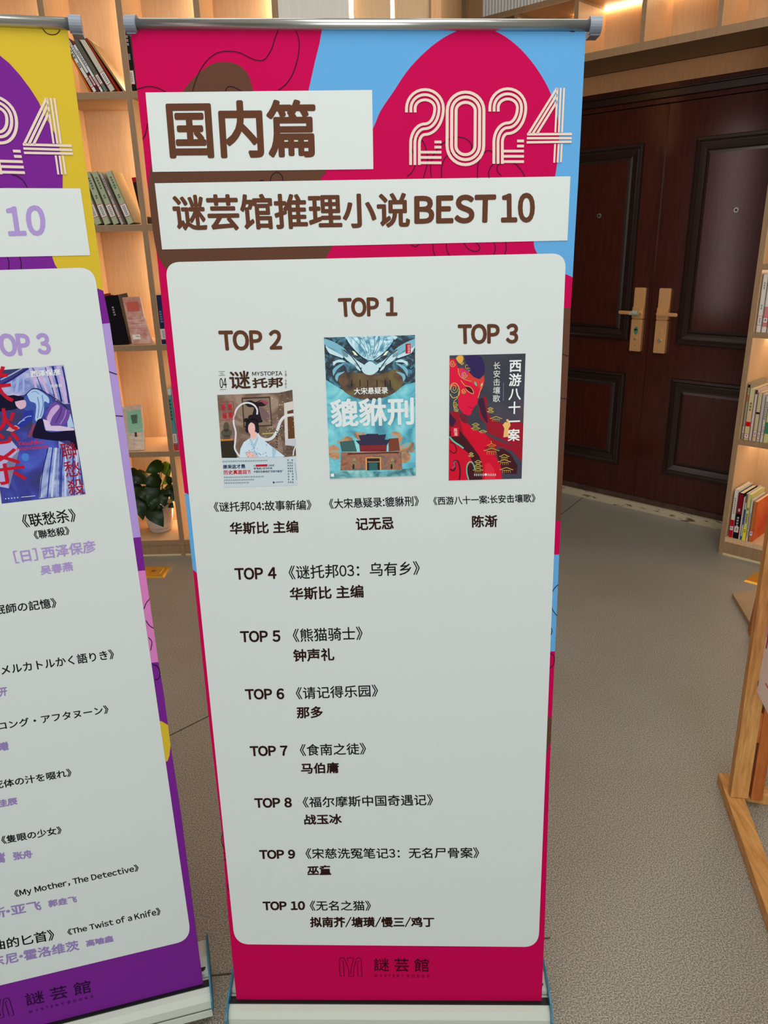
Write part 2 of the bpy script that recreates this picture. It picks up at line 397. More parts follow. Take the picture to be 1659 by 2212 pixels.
MB().box(-.745, .9, -.012, .05, .042, .072, mat('worn_sill', (86, 62, 52), .6, noise=(60, 40, 34), nscale=14)).build('sill', fr)

def door_panel(parent, x0, x1, z0, z1):
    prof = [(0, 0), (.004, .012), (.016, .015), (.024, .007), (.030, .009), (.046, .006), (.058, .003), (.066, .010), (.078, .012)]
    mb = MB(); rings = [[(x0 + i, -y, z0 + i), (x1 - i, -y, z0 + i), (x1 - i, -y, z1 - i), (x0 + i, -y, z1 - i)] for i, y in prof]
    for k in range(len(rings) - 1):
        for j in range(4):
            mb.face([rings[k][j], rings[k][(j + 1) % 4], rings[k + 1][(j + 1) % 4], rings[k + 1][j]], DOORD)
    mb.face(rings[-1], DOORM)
    return mb.build('door_panel', parent)
def door_leaf(name, x0, x1, px0, px1, inner_right):
    o = bpy.data.objects.new(name, None); COL.objects.link(o); o.location = W45(-1.925 + x0, 3.947, .072); o.rotation_euler = ROT; o['kind'] = 'structure'
    ww = x1 - x0
    MB().box(0.0015, ww - .0015, 0, .045, 0, 2.005, DOORM).build('door_slab', o, bevel=.0015)
    for z0, z1 in ((.937, 1.915), (.236, .762)): door_panel(o, px0 - x0, px1 - x0, z0 - .072, z1 - .072)
    # peephole
    pc = (px0 + px1) / 2 - x0
    mb = MB(); mb.cyl((pc, -.011, 1.508), (pc, -.016, 1.508), .013, .012, STEEL); mb.cyl((pc, -.016, 1.508), (pc, -.018, 1.508), .009, .008, STEEL); mb.cyl((pc, -.0181, 1.508), (pc, -.0185, 1.508), .0055, .0055, BLACKP)
    mb.build('peephole', o)
    # lock plate
    s = 1 if inner_right else -1
    lx = (ww - .055) if inner_right else .082
    hw = .031
    pl = MB(); pl.box(lx - hw, lx + hw, -.02, 0, .985, 1.145, BRASS, .003); pl.box(lx - hw, lx + hw, -.026, 0, .815, .983, BRASS, .002)
    pl.box(lx - hw * .98, lx + hw * .98, -.03, -.018, .985, 1.05, BRASS, .004)
    plo = pl.build('lock_plate', o)
    mb = MB(); sg = -1 if inner_right else 1
    mb.cyl((lx + .012 * -sg, -.026, 1.018), (lx + .012 * -sg, -.05, 1.018), .010, .010, BRASS)
    mb.box(min(lx - .012 * sg, lx + .095 * sg), max(lx - .012 * sg, lx + .095 * sg), -.058, -.046, 1.009, 1.027, BRASS, .004)
    mb.build('door_handle', plo)
    if inner_right:
        mb = MB(); mb.cyl((lx + .016, -.052, 1.018), (lx - .012, -.053, 1.018), .0125, .0135, mat('pale_wrap', (170, 180, 160), .6), 10); mb.cyl((lx - .012, -.053, 1.018), (lx - .036, -.052, 1.012), .0135, .006, mat('pale_wrap2', (206, 196, 160), .6), 10); mb.build('handle_wrapping', plo)
    g = mat('verdigris', (70, 132, 108), .4)
    mb = MB()
    for k in range(1):
        vs = [(lx + .012 * math.cos(a), -.0275, .925 + .021 * math.sin(a)) for a in [2 * math.pi * i / 20 for i in range(20)]]
        vs2 = [(x, -.026, z) for x, y, z in vs]
        mb.add(vs + vs2, [tuple(range(20))] + [(i, (i + 1) % 20, 20 + (i + 1) % 20, 20 + i) for i in range(20)], g if inner_right else BRASS)
    mb.box(lx - .007, lx + .006, -.031, -.027, .926, .934, BLACKP if inner_right else BRASS)
    mb.build('keyhole_cover', plo)
    mb = MB(); mb.cyl((lx, -.026, .882), (lx, -.034, .882), .011 if not inner_right else .007, .010 if not inner_right else .005, STEEL); mb.build('lock_knob', plo)
    mb = MB()
    for z in (1.105, .845): mb.cyl((lx + .002, -.0195 if z > 1 else -.0255, z), (lx + .002, -.0275 if z < 1 else -.0215, z), .003, .003, STEEL, 10)
    mb.build('screw', plo)
    return o
door_leaf('door_1', -.66, 0, -.55, -.105, True)
door_leaf('door_2', 0, .785, .159, .625, False)
MB().box(-.006, .006, -.007, .003, .075, 2.07, DOORM).build('astragal', fr)

# cabinet above the door
oc = thing('overhead_cabinet', 'maple overhead cabinet with open lit bays above the dark double door', 'cabinet', tuple(W45(-1.9, DA, 2.25)), ROT)
def c45(x0, x1, y0, y1, z0, z1, m, name, parent=oc, t0=-1.9, zb=2.25, bev=0): return MB().box(x0 - t0, x1 - t0, y0, y1, z0 - zb, z1 - zb, m).build(name, parent)
c45(-2.95, 1.2, 0, .338, 2.252, 2.285, WOODE, 'bottom_board')
c45(-2.95, 1.2, .002, .25, 2.52, 2.545, WOODE, 'shelf_board')
c45(-2.95, 1.2, .25, .265, 2.285, 3.05, WOOD, 'back_panel')
c45(-2.93, 1.2, .003, .25, 2.5185, 2.52, WOOD, 'shelf_lining')
for t in (-2.59, -2.248, -1.906, -1.564, -1.222, -.88): c45(t - .01, t + .01, .001, .25, 2.285, 2.52 if t < -2.3 else 3.05, WOODE, 'upright')
c45(-2.935, -2.905, 0, .25, 2.2, 3.05, WOODE, 'upright')
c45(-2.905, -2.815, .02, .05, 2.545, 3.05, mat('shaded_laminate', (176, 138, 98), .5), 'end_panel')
LED2 = mat('warm_led_dim', (255, 214, 160), 0.5, emit=((255, 220, 170), 14.0))
c45(-2.4, 1.1, .236, .248, 2.505, 2.5175, LED2, 'light_strip')
for t in (-2.59, -2.248, -1.906, -1.564, -1.222, -.88):
    for e in (-.012, .01): c45(t + e, t + e + .002, .003, .25, 2.286, 2.505, WOOD, 'side_lining')
c45(-3.285, -3.275, .09, .105, 2.2, 3.05, LED, 'light_strip')
# glowing recess between the panelling and the cabinet
c45(-3.30, -2.935, .12, .14, 2.2, 3.05, WOOD, 'recess_back')
# white fluted panel on the shelf
fw = mat('white_fluted_board', (214, 212, 206), .6)
ft = thing('fluted_panel', 'white ribbed panel standing on the lit shelf above the door', 'panel', tuple(W45(-2.56, DA + .03, 2.545)), ROT)
mb = MB(); x = -.25
while x < .42:
    mb.cyl((x, 0, 0), (x, 0, .5), .009, .009, fw, 10); x += .0195
mb.build('ribs', ft); MB().box(-.26, .43, .004, .012, 0, .5, fw).build('backing', ft)

# right bookcase
T0 = -1.283
rb = thing('bookcase', 'maple bookcase filled with library books right of the dark double door', 'bookcase', tuple(W45(T0, DA)), ROT)
for x in (0, .80): MB().box(x, x + .022, 0, .30, 0.0, 2.25, WOODE).build('upright', rb)
for x, a, b in ((0, .022, .024), (.80, -.002, 0)): MB().box(x + a, x + b, .003, .30, .095, 2.25, WOOD).build('side_lining', rb)
RZ = [.093, .577, 1.063, 1.35, 1.75]
for z in RZ: MB().box(.022, .80, .001, .30, z - .024, z, WOODE if z > .1 else WOOD).build('shelf_board', rb)
MB().box(.022, .80, .003, .012, 0.008, .069, WOODE).build('plinth', rb)
MB().box(.0, .80, .0, .003, 0, .01, mat('plinth_seal', (214, 196, 150), .6)).build('plinth_seal', rb)
MB().box(.022, .80, .285, .30, .069, 2.25, WOOD).build('back_panel', rb)
for z in RZ[1:]: MB().box(.03, .79, .19, .20, z - .032, z - .026, LED).build('light_strip', rb)

# ================================================================== BOOKS
def book(label, group, loc, yaw, lean, t, h, dp, cov, bands=(), sticker=None, marks=None, name='book', cover_side=None):
    o = thing(name, label, 'book', tuple(loc), (0, lean, yaw), group)
    c = .0015; mb = MB()
    mb.box(0, t, 0, c, 0, h, cov); mb.box(0, c, 0, dp, 0, h, cov); mb.box(t - c, t, 0, dp, 0, h, cover_side or cov); mb.build('cover', o)
    MB().box(c, t - c, c, dp - .003, .002, h - .003, PAPER).build('pages', o)
    e = .0004
    if bands:
        for z0, z1, m in bands: MB().box(.0004, t - .0004, -e, 0.0002, z0 * h, z1 * h, m).build('spine_band', o)
    if sticker is not None:
        z0, z1 = sticker; mb = MB(); wm = ink(226, 222, 220); rm = ink(196, 92, 90); km = ink(140, 138, 138)
        mb.box(.001, t - .001, -2 * e, -e, z0, z1, rm); mb.box(.0022, t - .0022, -3 * e, -2 * e, z0 + .0025, z1 - .0025, wm)
        n = 6
        for k in range(n):
            zz = z0 + .008 + (z1 - z0 - .014) * k / n; mb.box(t * .3, t * .7, -4 * e, -3 * e, zz, zz + (z1 - z0) * .07, km)
        mb.build('shelf_mark', o)
    if marks:
        mm, spans, wf_ = marks; mb = MB()
        for z0, z1, n in spans:
            st = (z1 - z0) * h / n
            for k in range(n):
                zz = z1 * h - st * (k + 1); hh = st * .72; a = t * (.5 - wf_ / 2); b = t * (.5 + wf_ / 2); r = random.Random(k * 7 + int(h * 1e4))
                for q in range(3): mb.box(a, b, -2.5 * e, -e, zz + hh * q / 3, zz + hh * q / 3 + hh * .14, mm)
                xx = a + (b - a) * r.uniform(.2, .7); mb.box(xx, xx + t * .07, -2.5 * e, -e, zz, zz + hh * .85, mm)
        mb.build('spine_lettering', o)['kind'] = 'stuff'
    return o
GT = 'leaning books on the top left shelf'
zt = SZ[4] + .0146; yb = YF + .012
def bx(px, py, Y=None): return float(on_y(px, py, Y or yb)[0])
A28 = math.radians(-27.5)
def lb(px, t, h, dp, cov, label, group=GT, lean=A28, z=zt, y=yb, py=203, **k): return book(label, group, (bx(px, py), y, z), 0, lean, t, h, dp, cov, **k)
dark = ink(40, 38, 40)
lb(194.5, .008, .20, .15, ink(214, 110, 30), 'thin orange book leaning lowest at the left end of the top left shelf', lean=math.radians(-24))
lb(202.5, .015, .222, .16, ink(224, 222, 212), 'white book with dark title leaning beside the orange one', sticker=(.018, .058), marks=(dark, ((.62, .85, 4), (.45, .55, 3)), .55))
lb(212.2, .010, .222, .15, ink(100, 40, 46), 'white-topped book with a maroon lower spine on the top left shelf', bands=((.36, 1.0, ink(222, 220, 218)),), sticker=(.026, .068), marks=(dark, ((.68, .95, 6),), .3))
lb(218.5, .012, .193, .15, ink(222, 222, 224), 'short white book tucked between maroon and grey-green spines', sticker=(.02, .062), marks=(dark, ((.55, .9, 7),), .35))
lb(226.5, .015, .215, .18, ink(116, 124, 116), 'grey-green book leaning on the thick pale volume', sticker=(.03, .07), bands=((0.3, .98, ink(104, 98, 84)),))
lb(239, .023, .225, .19, ink(208, 200, 180), 'thickest pale cream volume leaning on the top left shelf', sticker=(.026, .078))
lb(255, .010, .222, .19, ink(170, 52, 30), 'orange-red book behind the thick cream volume', lean=math.radians(-29.5))
lb(266.5, .008, .215, .15, ink(168, 140, 84), 'gold and olive covered book leaning furthest toward the upright', lean=math.radians(-32), cover_side=mat('gold_foil_cover', (176, 148, 84), .25, metal=.4, noise=(120, 100, 60), nscale=30))
book('black book with white title standing left against the crimson banner edge', None, (bx(283.5, 200), yb, zt), 0, math.radians(-1), .022, .232, .16, ink(30, 28, 32), sticker=(.026, .078), marks=(ink(210, 210, 210), ((.72, .9, 3), (.5, .6, 4)), .5))
GG = 'pale green series on the second shelf'
z2 = SZ[3] + .0146
def gb(px, lean, t, h, label, cov=None, y=yb, st=(.03, .085), group=GG, **k):
    return book(label, group, (bx(px, 492), y, z2), 0, math.radians(lean), t, h, .15, cov or ink(176, 182, 150), sticker=st, marks=(ink(84, 92, 78), ((.68, .92, 5), (.5, .58, 2)), .32), **k)
gb(186.5, -17.5, .030, .208, 'pale green book half hidden by the yellow banner edge')
gb(206.5, -15.5, .030, .215, 'pale green book first full spine right of the yellow banner')
gb(226.5, -16, .029, .218, 'pale green book in the middle of its row on the second shelf')
gb(246, -17.5, .027, .220, 'pale green book beside the thin pinkish spine, on its left', cov=ink(172, 180, 148))
gb(262.5, -17.8, .013, .216, 'thin pinkish grey book among the pale green series', cov=ink(190, 178, 172))
gb(277.5, -18.5, .029, .222, 'rightmost pale green book with a bright green stripe on its spine', bands=((.72, .735, ink(96, 190, 70)),), cover_side=ink(206, 178, 120))
book('dark book with a red top lying in shadow beside the crimson banner', None, (bx(310, 490), yb, z2), 0, math.radians(-8), .025, .19, .15, ink(48, 30, 32), bands=((.9, 1, ink(170, 26, 40)),))
z3 = SZ[2] + .0146
book('deep red book squeezed against the black volume on the third shelf', None, (bx(237, 748), yb, z3), 0, math.radians(-5.5), .012, .225, .14, ink(120, 20, 34))
book('thick black book with a small white spine label on the third shelf', None, (bx(247.5, 748), yb, z3), 0, math.radians(-6.0), .068, .218, .14, ink(22, 20, 24), sticker=None, marks=(ink(190, 190, 190), ((.6, .8, 4),), .14))
mb = MB(); mb.box(-.01, .01, -.001, 0, 0, .045, ink(210, 190, 184))
book('navy book with a label at the foot beside the crimson banner', None, (bx(350, 745), yb, z3), 0, math.radians(-2), .030, .218, .14, ink(36, 44, 82), sticker=(.02, .07), marks=(ink(150, 160, 190), ((.45, .7, 5),), .4))
z4 = SZ[1] + .0146
book('teal and white book beside the crimson banner on the fourth shelf', None, (bx(376.5, 980), yb, z4), 0, math.radians(-1), .024, .30, .14, ink(92, 150, 152), bands=((.0, .1, ink(190, 60, 66)), (.9, 1, ink(210, 210, 206))), sticker=(.035, .085), marks=(ink(60, 60, 60), ((.5, .85, 6),), .4))

def booklet(name, label, pxs, Y, z0, cover, extra):
    """soft paperback standing upright with a sagging curved front cover; pxs = top-left, top-right, bottom-left, bottom-right in the photo"""
    (ax, ay), (b_x, by), (cx, cy), (dx, dy) = pxs; P = [on_y(x, y, Y) for x, y in pxs]; org = P[2].copy(); org[2] = z0
    o = thing(name, label, 'book', tuple(org)); mb = MB(); n = 10; gridp = []
    for i in range(n + 1):
        f = i / n; bend = f * f; l = P[0] * (1 - f) + P[2] * f; r = P[1] * (1 - f) + P[3] * f
        r = r + (P[3] - P[1]) * (bend - f) * .8; l = l * 1.0; z = P[0][2] * (1 - f) + z0 * f
        gridp.append((np.array([l[0], Y, z + .002]), np.array([r[0], Y + .05 - .05 * bend, z + .002])))
    for a, m_, off, nm in ((0, cover, 0, 'front_cover'), (1, PAPER, .006, 'pages'), (2, cover, .012, 'rear_cover')):
        mb = MB()
        for i in range(n):
            (l0, r0), (l1, r1) = gridp[i], gridp[i + 1]; q = np.array([0, off, 0]); e = np.array([0, .0045 if a == 1 else .001, 0])
            v = [l0 + q, r0 + q, r1 + q, l1 + q, l0 + q + e, r0 + q + e, r1 + q + e, l1 + q + e]
            mb.add(v, [(3, 2, 1, 0), (4, 5, 6, 7), (0, 4, 7, 3), (1, 2, 6, 5)], m_)
        mb.build(nm, o, org)
    for (u0, u1, f0, f1, m_) in extra:
        mb = MB(); i0, i1 = int(f0 * n), max(int(f1 * n), int(f0 * n) + 1)
        for i in range(i0, i1):
            (l0, r0), (l1, r1) = gridp[i], gridp[i + 1]; q = np.array([0, -.0012, 0])
            mb.face([l1 + (r1 - l1) * u0 + q, l1 + (r1 - l1) * u1 + q, l0 + (r0 - l0) * u1 + q, l0 + (r0 - l0) * u0 + q], m_)
        mb.build('cover_print', o, org)
    return o
booklet('magazine', 'glossy pink softcover magazine slumping beside the thick black book', [(264, 644), (295, 643), (286, 749), (330, 741)], YF + .03, z3,
        mat('pink_gloss_cover', (226, 186, 170), .22, spec=.6, noise=(190, 120, 112), nscale=22),
        [(.15, .85, .1, .3, ink(214, 108, 96)), (.1, .5, .8, .95, ink(240, 236, 230))])
booklet('booklet', 'pale booklet with a mint green cover panel on the fourth shelf', [(264, 881), (297, 878), (277, 980), (313, 973)], YF + .03, z4,
        mat('pale_floral_cover', (226, 208, 190), .3, spec=.5, noise=(206, 182, 164), nscale=40),
        [(.2, .95, .1, .6, ink(150, 206, 176)), (.42, .72, .3, .36, ink(90, 120, 100)), (.4, .75, .2, .26, ink(90, 120, 100)), (.5, .62, .6, .7, ink(96, 60, 50))])
tag(MB().box(0, .028, 0, .016, 0, .018, ink(236, 214, 30)).build('sticky_note_pad', None, tuple(np.array([bx(261, 876), YF + .06, .0]) + np.array([0, 0, float(on_y(261, 878, YF + .06)[2])]))), 'small yellow pad sitting on the pale mint booklet', 'note pad') if False else None

# books of the right bookcase -------------------------------------------------
def tb(px, py): return n45(px, py, DA + .012)[0]
def rbook(pxl, pxr, py, ptop, z, dp, cov, label, group, **k):
    t0 = tb(pxl, py); t1 = tb(pxr, py); zt_ = n45((pxl + pxr) / 2 + (py - ptop) * .1, ptop, DA + .012)[1]
    return book(label, group, tuple(W45(t0, DA + .012, z + .0005)), -math.pi / 4, 0, max(t1 - t0 - .001, .006), zt_ - z, dp, cov, **k)
GB = 'books on the bottom shelf right of the door'
white = ink(212, 206, 196); s_ = 13.83
def B1(a, b, yb_, yt, *r, **k): return rbook(1550 + a / s_, 1550 + b / s_, 1030 + yb_ / s_, 1030 + yt / s_, RZ[0], *r, **k)
B1(318, 438, 1840, 380, .17, white, 'tall white book with a red foot, first on the bottom shelf right of the door', GB, bands=((0, .37, ink(186, 20, 40)),), sticker=(.035, .058), marks=(ink(150, 90, 100), ((.5, .85, 8),), .3))
B1(446, 600, 1880, 480, .17, ink(24, 22, 26), 'black book with a dark red upper spine on the bottom shelf', GB, bands=((.55, .98, ink(128, 24, 40)),), sticker=(.03, .062), marks=(ink(226, 214, 210), ((.26, .5, 4), (.6, .7, 1)), .4))
B1(610, 665, 1890, 600, .15, ink(200, 188, 168), 'thin beige paperback between the black and the blue-banded books', GB)
B1(668, 712, 1910, 490, .17, white, 'white book with a long blue band on the bottom shelf', GB, bands=((.33, .66, ink(32, 70, 150)), (0, .08, ink(32, 70, 150)), (.8, .98, ink(140, 70, 70))))
B1(716, 822, 1935, 520, .17, ink(208, 202, 130), 'yellow book with bold dark title on the bottom shelf', GB, bands=((0, .28, ink(236, 220, 40)),), marks=(ink(54, 54, 44), ((.66, .74, 1), (.38, .6, 6), (.18, .26, 2)), .5))
B1(828, 895, 1955, 680, .16, ink(206, 196, 190), 'narrow white paperback beside the red fiery cover', GB, marks=(ink(60, 40, 50), ((.3, .7, 9),), .35), sticker=(.02, .06))
fire = mat('fiery_cover', (190, 26, 20), .4, noise=(230, 110, 30), nscale=9, stretch=(1, 1, 1))
B1(905, 1016, 1995, 740, .17, ink(190, 108, 56), 'orange-spined book showing its red fiery cover on the bottom shelf', GB, sticker=(.03, .055), cover_side=fire)
GM = 'books on the second shelf right of the door'; s_2 = 13.01
def B2(a, b, yb_, yt, *r, **k): return rbook(1580 + a / s_2, 1580 + b / s_2, 790 + yb_ / s_2, 790 + yt / s_2, RZ[1], *r, **k)
B2(268, 338, 2050, 500, .2, ink(156, 146, 124), 'tall grey book at the left end of the second shelf right of the door', GM, bands=((.93, .98, BLACK), (.68, .8, ink(176, 96, 70))), sticker=(.03, .062))
B2(342, 478, 2070, 650, .2, ink(206, 190, 142), 'cream book with a splashed red drawing on its spine', GM, bands=((.27, .36, ink(200, 12, 30)), (.36, .62, ink(208, 176, 140))), marks=(ink(60, 50, 40), ((.58, .76, 3),), .4), sticker=(.008, .03))
B2(488, 558, 2090, 680, .19, ink(214, 192, 186), 'slim pink-white book with a maroon top', GM, bands=((.92, 1, ink(96, 38, 56)),))
B2(580, 690, 2100, 750, .19, ink(204, 182, 144), 'beige book with a single black dot on its spine', GM, bands=((.56, .6, BLACK),), sticker=(.02, .05))
B2(696, 788, 2110, 800, .19, ink(190, 178, 170), 'pale lavender-grey book next to the dotted beige one', GM, sticker=(.01, .045))
B2(800, 880, 2120, 860, .19, ink(206, 198, 182), 'white book with a column of dark characters', GM, marks=(ink(60, 60, 70), ((.5, .9, 8),), .45), sticker=(.035, .07))
B2(890, 1040, 2130, 880, .19, ink(200, 196, 130), 'pale yellow book with a green block on its spine', GM, bands=((.2, .45, ink(56, 130, 98)),))
GU = 'books on the third shelf right of the door'; s_3 = 6.69
def B3(a, b, yb_, yt, *r, **k): return rbook(1620 + a / s_3, 1620 + b / s_3, 400 + yb_ / s_3, 400 + yt / s_3, RZ[2], *r, **k)
B3(84, 155, 2120, 1285, .18, ink(214, 208, 198), 'white book with a red-lined label, first on the third shelf right of the door', GU, sticker=(.03, .07), marks=(ink(110, 130, 120), ((.75, .88, 3), (.4, .5, 2)), .3))
B3(164, 235, 2130, 1290, .18, ink(206, 128, 124), 'pink-banded book second on the third shelf right of the door', GU, bands=((.45, 1, ink(214, 206, 196)), (0, .1, ink(214, 206, 196))), sticker=(.04, .065))
B3(240, 310, 2140, 1290, .18, ink(196, 190, 180), 'grey-white book third on the third shelf right of the door', GU)

# ================================================================== POTTED PLANT
ZP = SZ[0] + .0146
pc = on_floor(342, 1149, ZP); pc[1] += .0
pp = thing('potted_plant', 'leafy green pothos in a white pot on the lowest lit shelf', 'plant', (pc[0] + .005, 3.735, ZP)); PP = (pc[0] + .005, 3.735, ZP)
potm = mat('white_glazed_pot', (226, 216, 208), .25, spec=.5)
MB().lathe(PP, [(.001, .002), (.050, .0), (.056, .004), (.068, .06), (.078, .13), (.08, .15), (.075, .15), (.072, .125), (.06, .02), (.001, .015)], potm).build('pot', pp, PP, smooth=True)
MB().lathe(PP, [(.001, .122), (.072, .12)], mat('potting_soil', (50, 36, 26), .9)).build('soil', pp, PP)
LG = [mat('leaf_dark', (30, 56, 20), .35, noise=(18, 38, 12), nscale=20), mat('leaf_mid', (52, 88, 28), .35, noise=(34, 64, 18), nscale=20), mat('leaf_bright', (150, 190, 50), .4, noise=(96, 150, 30), nscale=20)]
def leaf(bp, tp, yb_, yt_, wd, m):
    b = on_y(280 + bp[0] / 6.507, 960 + bp[1] / 6.507, yb_); t = on_y(280 + tp[0] / 6.507, 960 + tp[1] / 6.507, yt_)
    d = t - b; L = np.linalg.norm(d); d /= L; s = unit(np.cross(d, EYE - b)); n = np.cross(s, d); mb = MB(); w_ = wd / 6.507 * .00232
    prof = [(-.06, .35), (0, .62), (.12, .92), (.3, 1), (.5, .88), (.7, .6), (.88, .25), (1, 0)]
    c = [b + d * L * max(f, 0.0) + n * (.02 * math.sin(f * 3)) for f, _ in prof]
    l = [b + d * L * f - s * w_ / 2 * g + n * (.02 * math.sin(f * 3) - .012 * g) for f, g in prof]; r = [b + d * L * f + s * w_ / 2 * g + n * (.02 * math.sin(f * 3) - .012 * g) for f, g in prof]
    k = len(prof); mb.add(c + l + r, [(i, i + 1, k + i + 1, k + i) for i in range(k - 1)] + [(i, 2 * k + i, 2 * k + i + 1, i + 1) for i in range(k - 1)], m)
    mb.build('leaf', pp, PP, smooth=True)
    s2 = np.array([PP[0] + random.uniform(-.03, .03), PP[1] + random.uniform(-.02, .02), ZP + .12])
    st = MB(); pts = [s2, (s2 + b) / 2 + np.array([0, 0, .03]), b]
    for a_, b_ in zip(pts[:-1], pts[1:]): st.cyl(a_, b_, .0022, .0018, LG[1], 6, False)
    st.build('leaf_stem', pp, PP)
for args in (((455, 270), (215, 400), 3.72, 3.68, 190, 1), ((470, 260), (560, 470), 3.78, 3.76, 170, 2), ((235, 410), (60, 560), 3.70, 3.64, 230, 0), ((430, 470), (200, 560), 3.66, 3.62, 200, 0),
             ((500, 520), (640, 480), 3.70, 3.66, 170, 0), ((560, 560), (620, 800), 3.70, 3.64, 150, 0), ((340, 560), (250, 860), 3.64, 3.60, 210, 0), ((430, 640), (500, 880), 3.66, 3.62, 200, 0),
             ((280, 870), (480, 1165), 3.63, 3.59, 250, 0), ((120, 700), (190, 1070), 3.64, 3.60, 230, 0), ((590, 720), (660, 820), 3.73, 3.70, 100, 2), ((470, 520), (560, 560), 3.72, 3.68, 90, 2),
             ((100, 560), (60, 820), 3.66, 3.62, 200, 0), ((380, 700), (300, 930), 3.63, 3.60, 190, 0), ((560, 840), (630, 900), 3.66, 3.62, 110, 0), ((30, 330), (60, 560), 3.72, 3.66, 150, 0), ((585, 260), (610, 420), 3.74, 3.7, 80, 0),
             ((330, 640), (440, 560), 3.72, 3.68, 120, 1), ((160, 600), (230, 800), 3.63, 3.6, 190, 0), ((460, 850), (380, 920), 3.62, 3.6, 90, 0), ((500, 640), (590, 700), 3.66, 3.62, 150, 0)):
    leaf(*args[:5], LG[args[5]])

# ================================================================== FLOOR SOCKETS
def socket(loc, rz, label):
    o = thing('floor_socket', label, 'floor socket', loc, (0, 0, rz), 'brass floor sockets')
    bm = bmesh.new(); bmesh.ops.create_cube(bm, size=1)
    for v in bm.verts:
        k = .9 if v.co.z > 0 else 1; v.co = Vector((v.co.x * .13 * k, v.co.y * .125 * k, (v.co.z + .5) * .008))
    g = mat('golden_brass', (228, 168, 56), .28, metal=.6)
    mb = MB().bm(bm, g); mb.build('plate', o)
    MB().box(-.04, .04, -.038, .038, .008, .0095, g).build('lid', o, bevel=.001)
    MB().cyl((0, 0, .0095), (0, 0, .0105), .012, .011, mat('dark_brass', (150, 100, 40), .35, metal=.6)).build('latch', o)
socket((-1.112, 3.37, 0), 0, 'golden brass floor plate between the two banners below the potted plant')
socket((1.70, 3.12, 0), -math.pi / 4, 'golden brass floor plate behind the wooden sign stand')

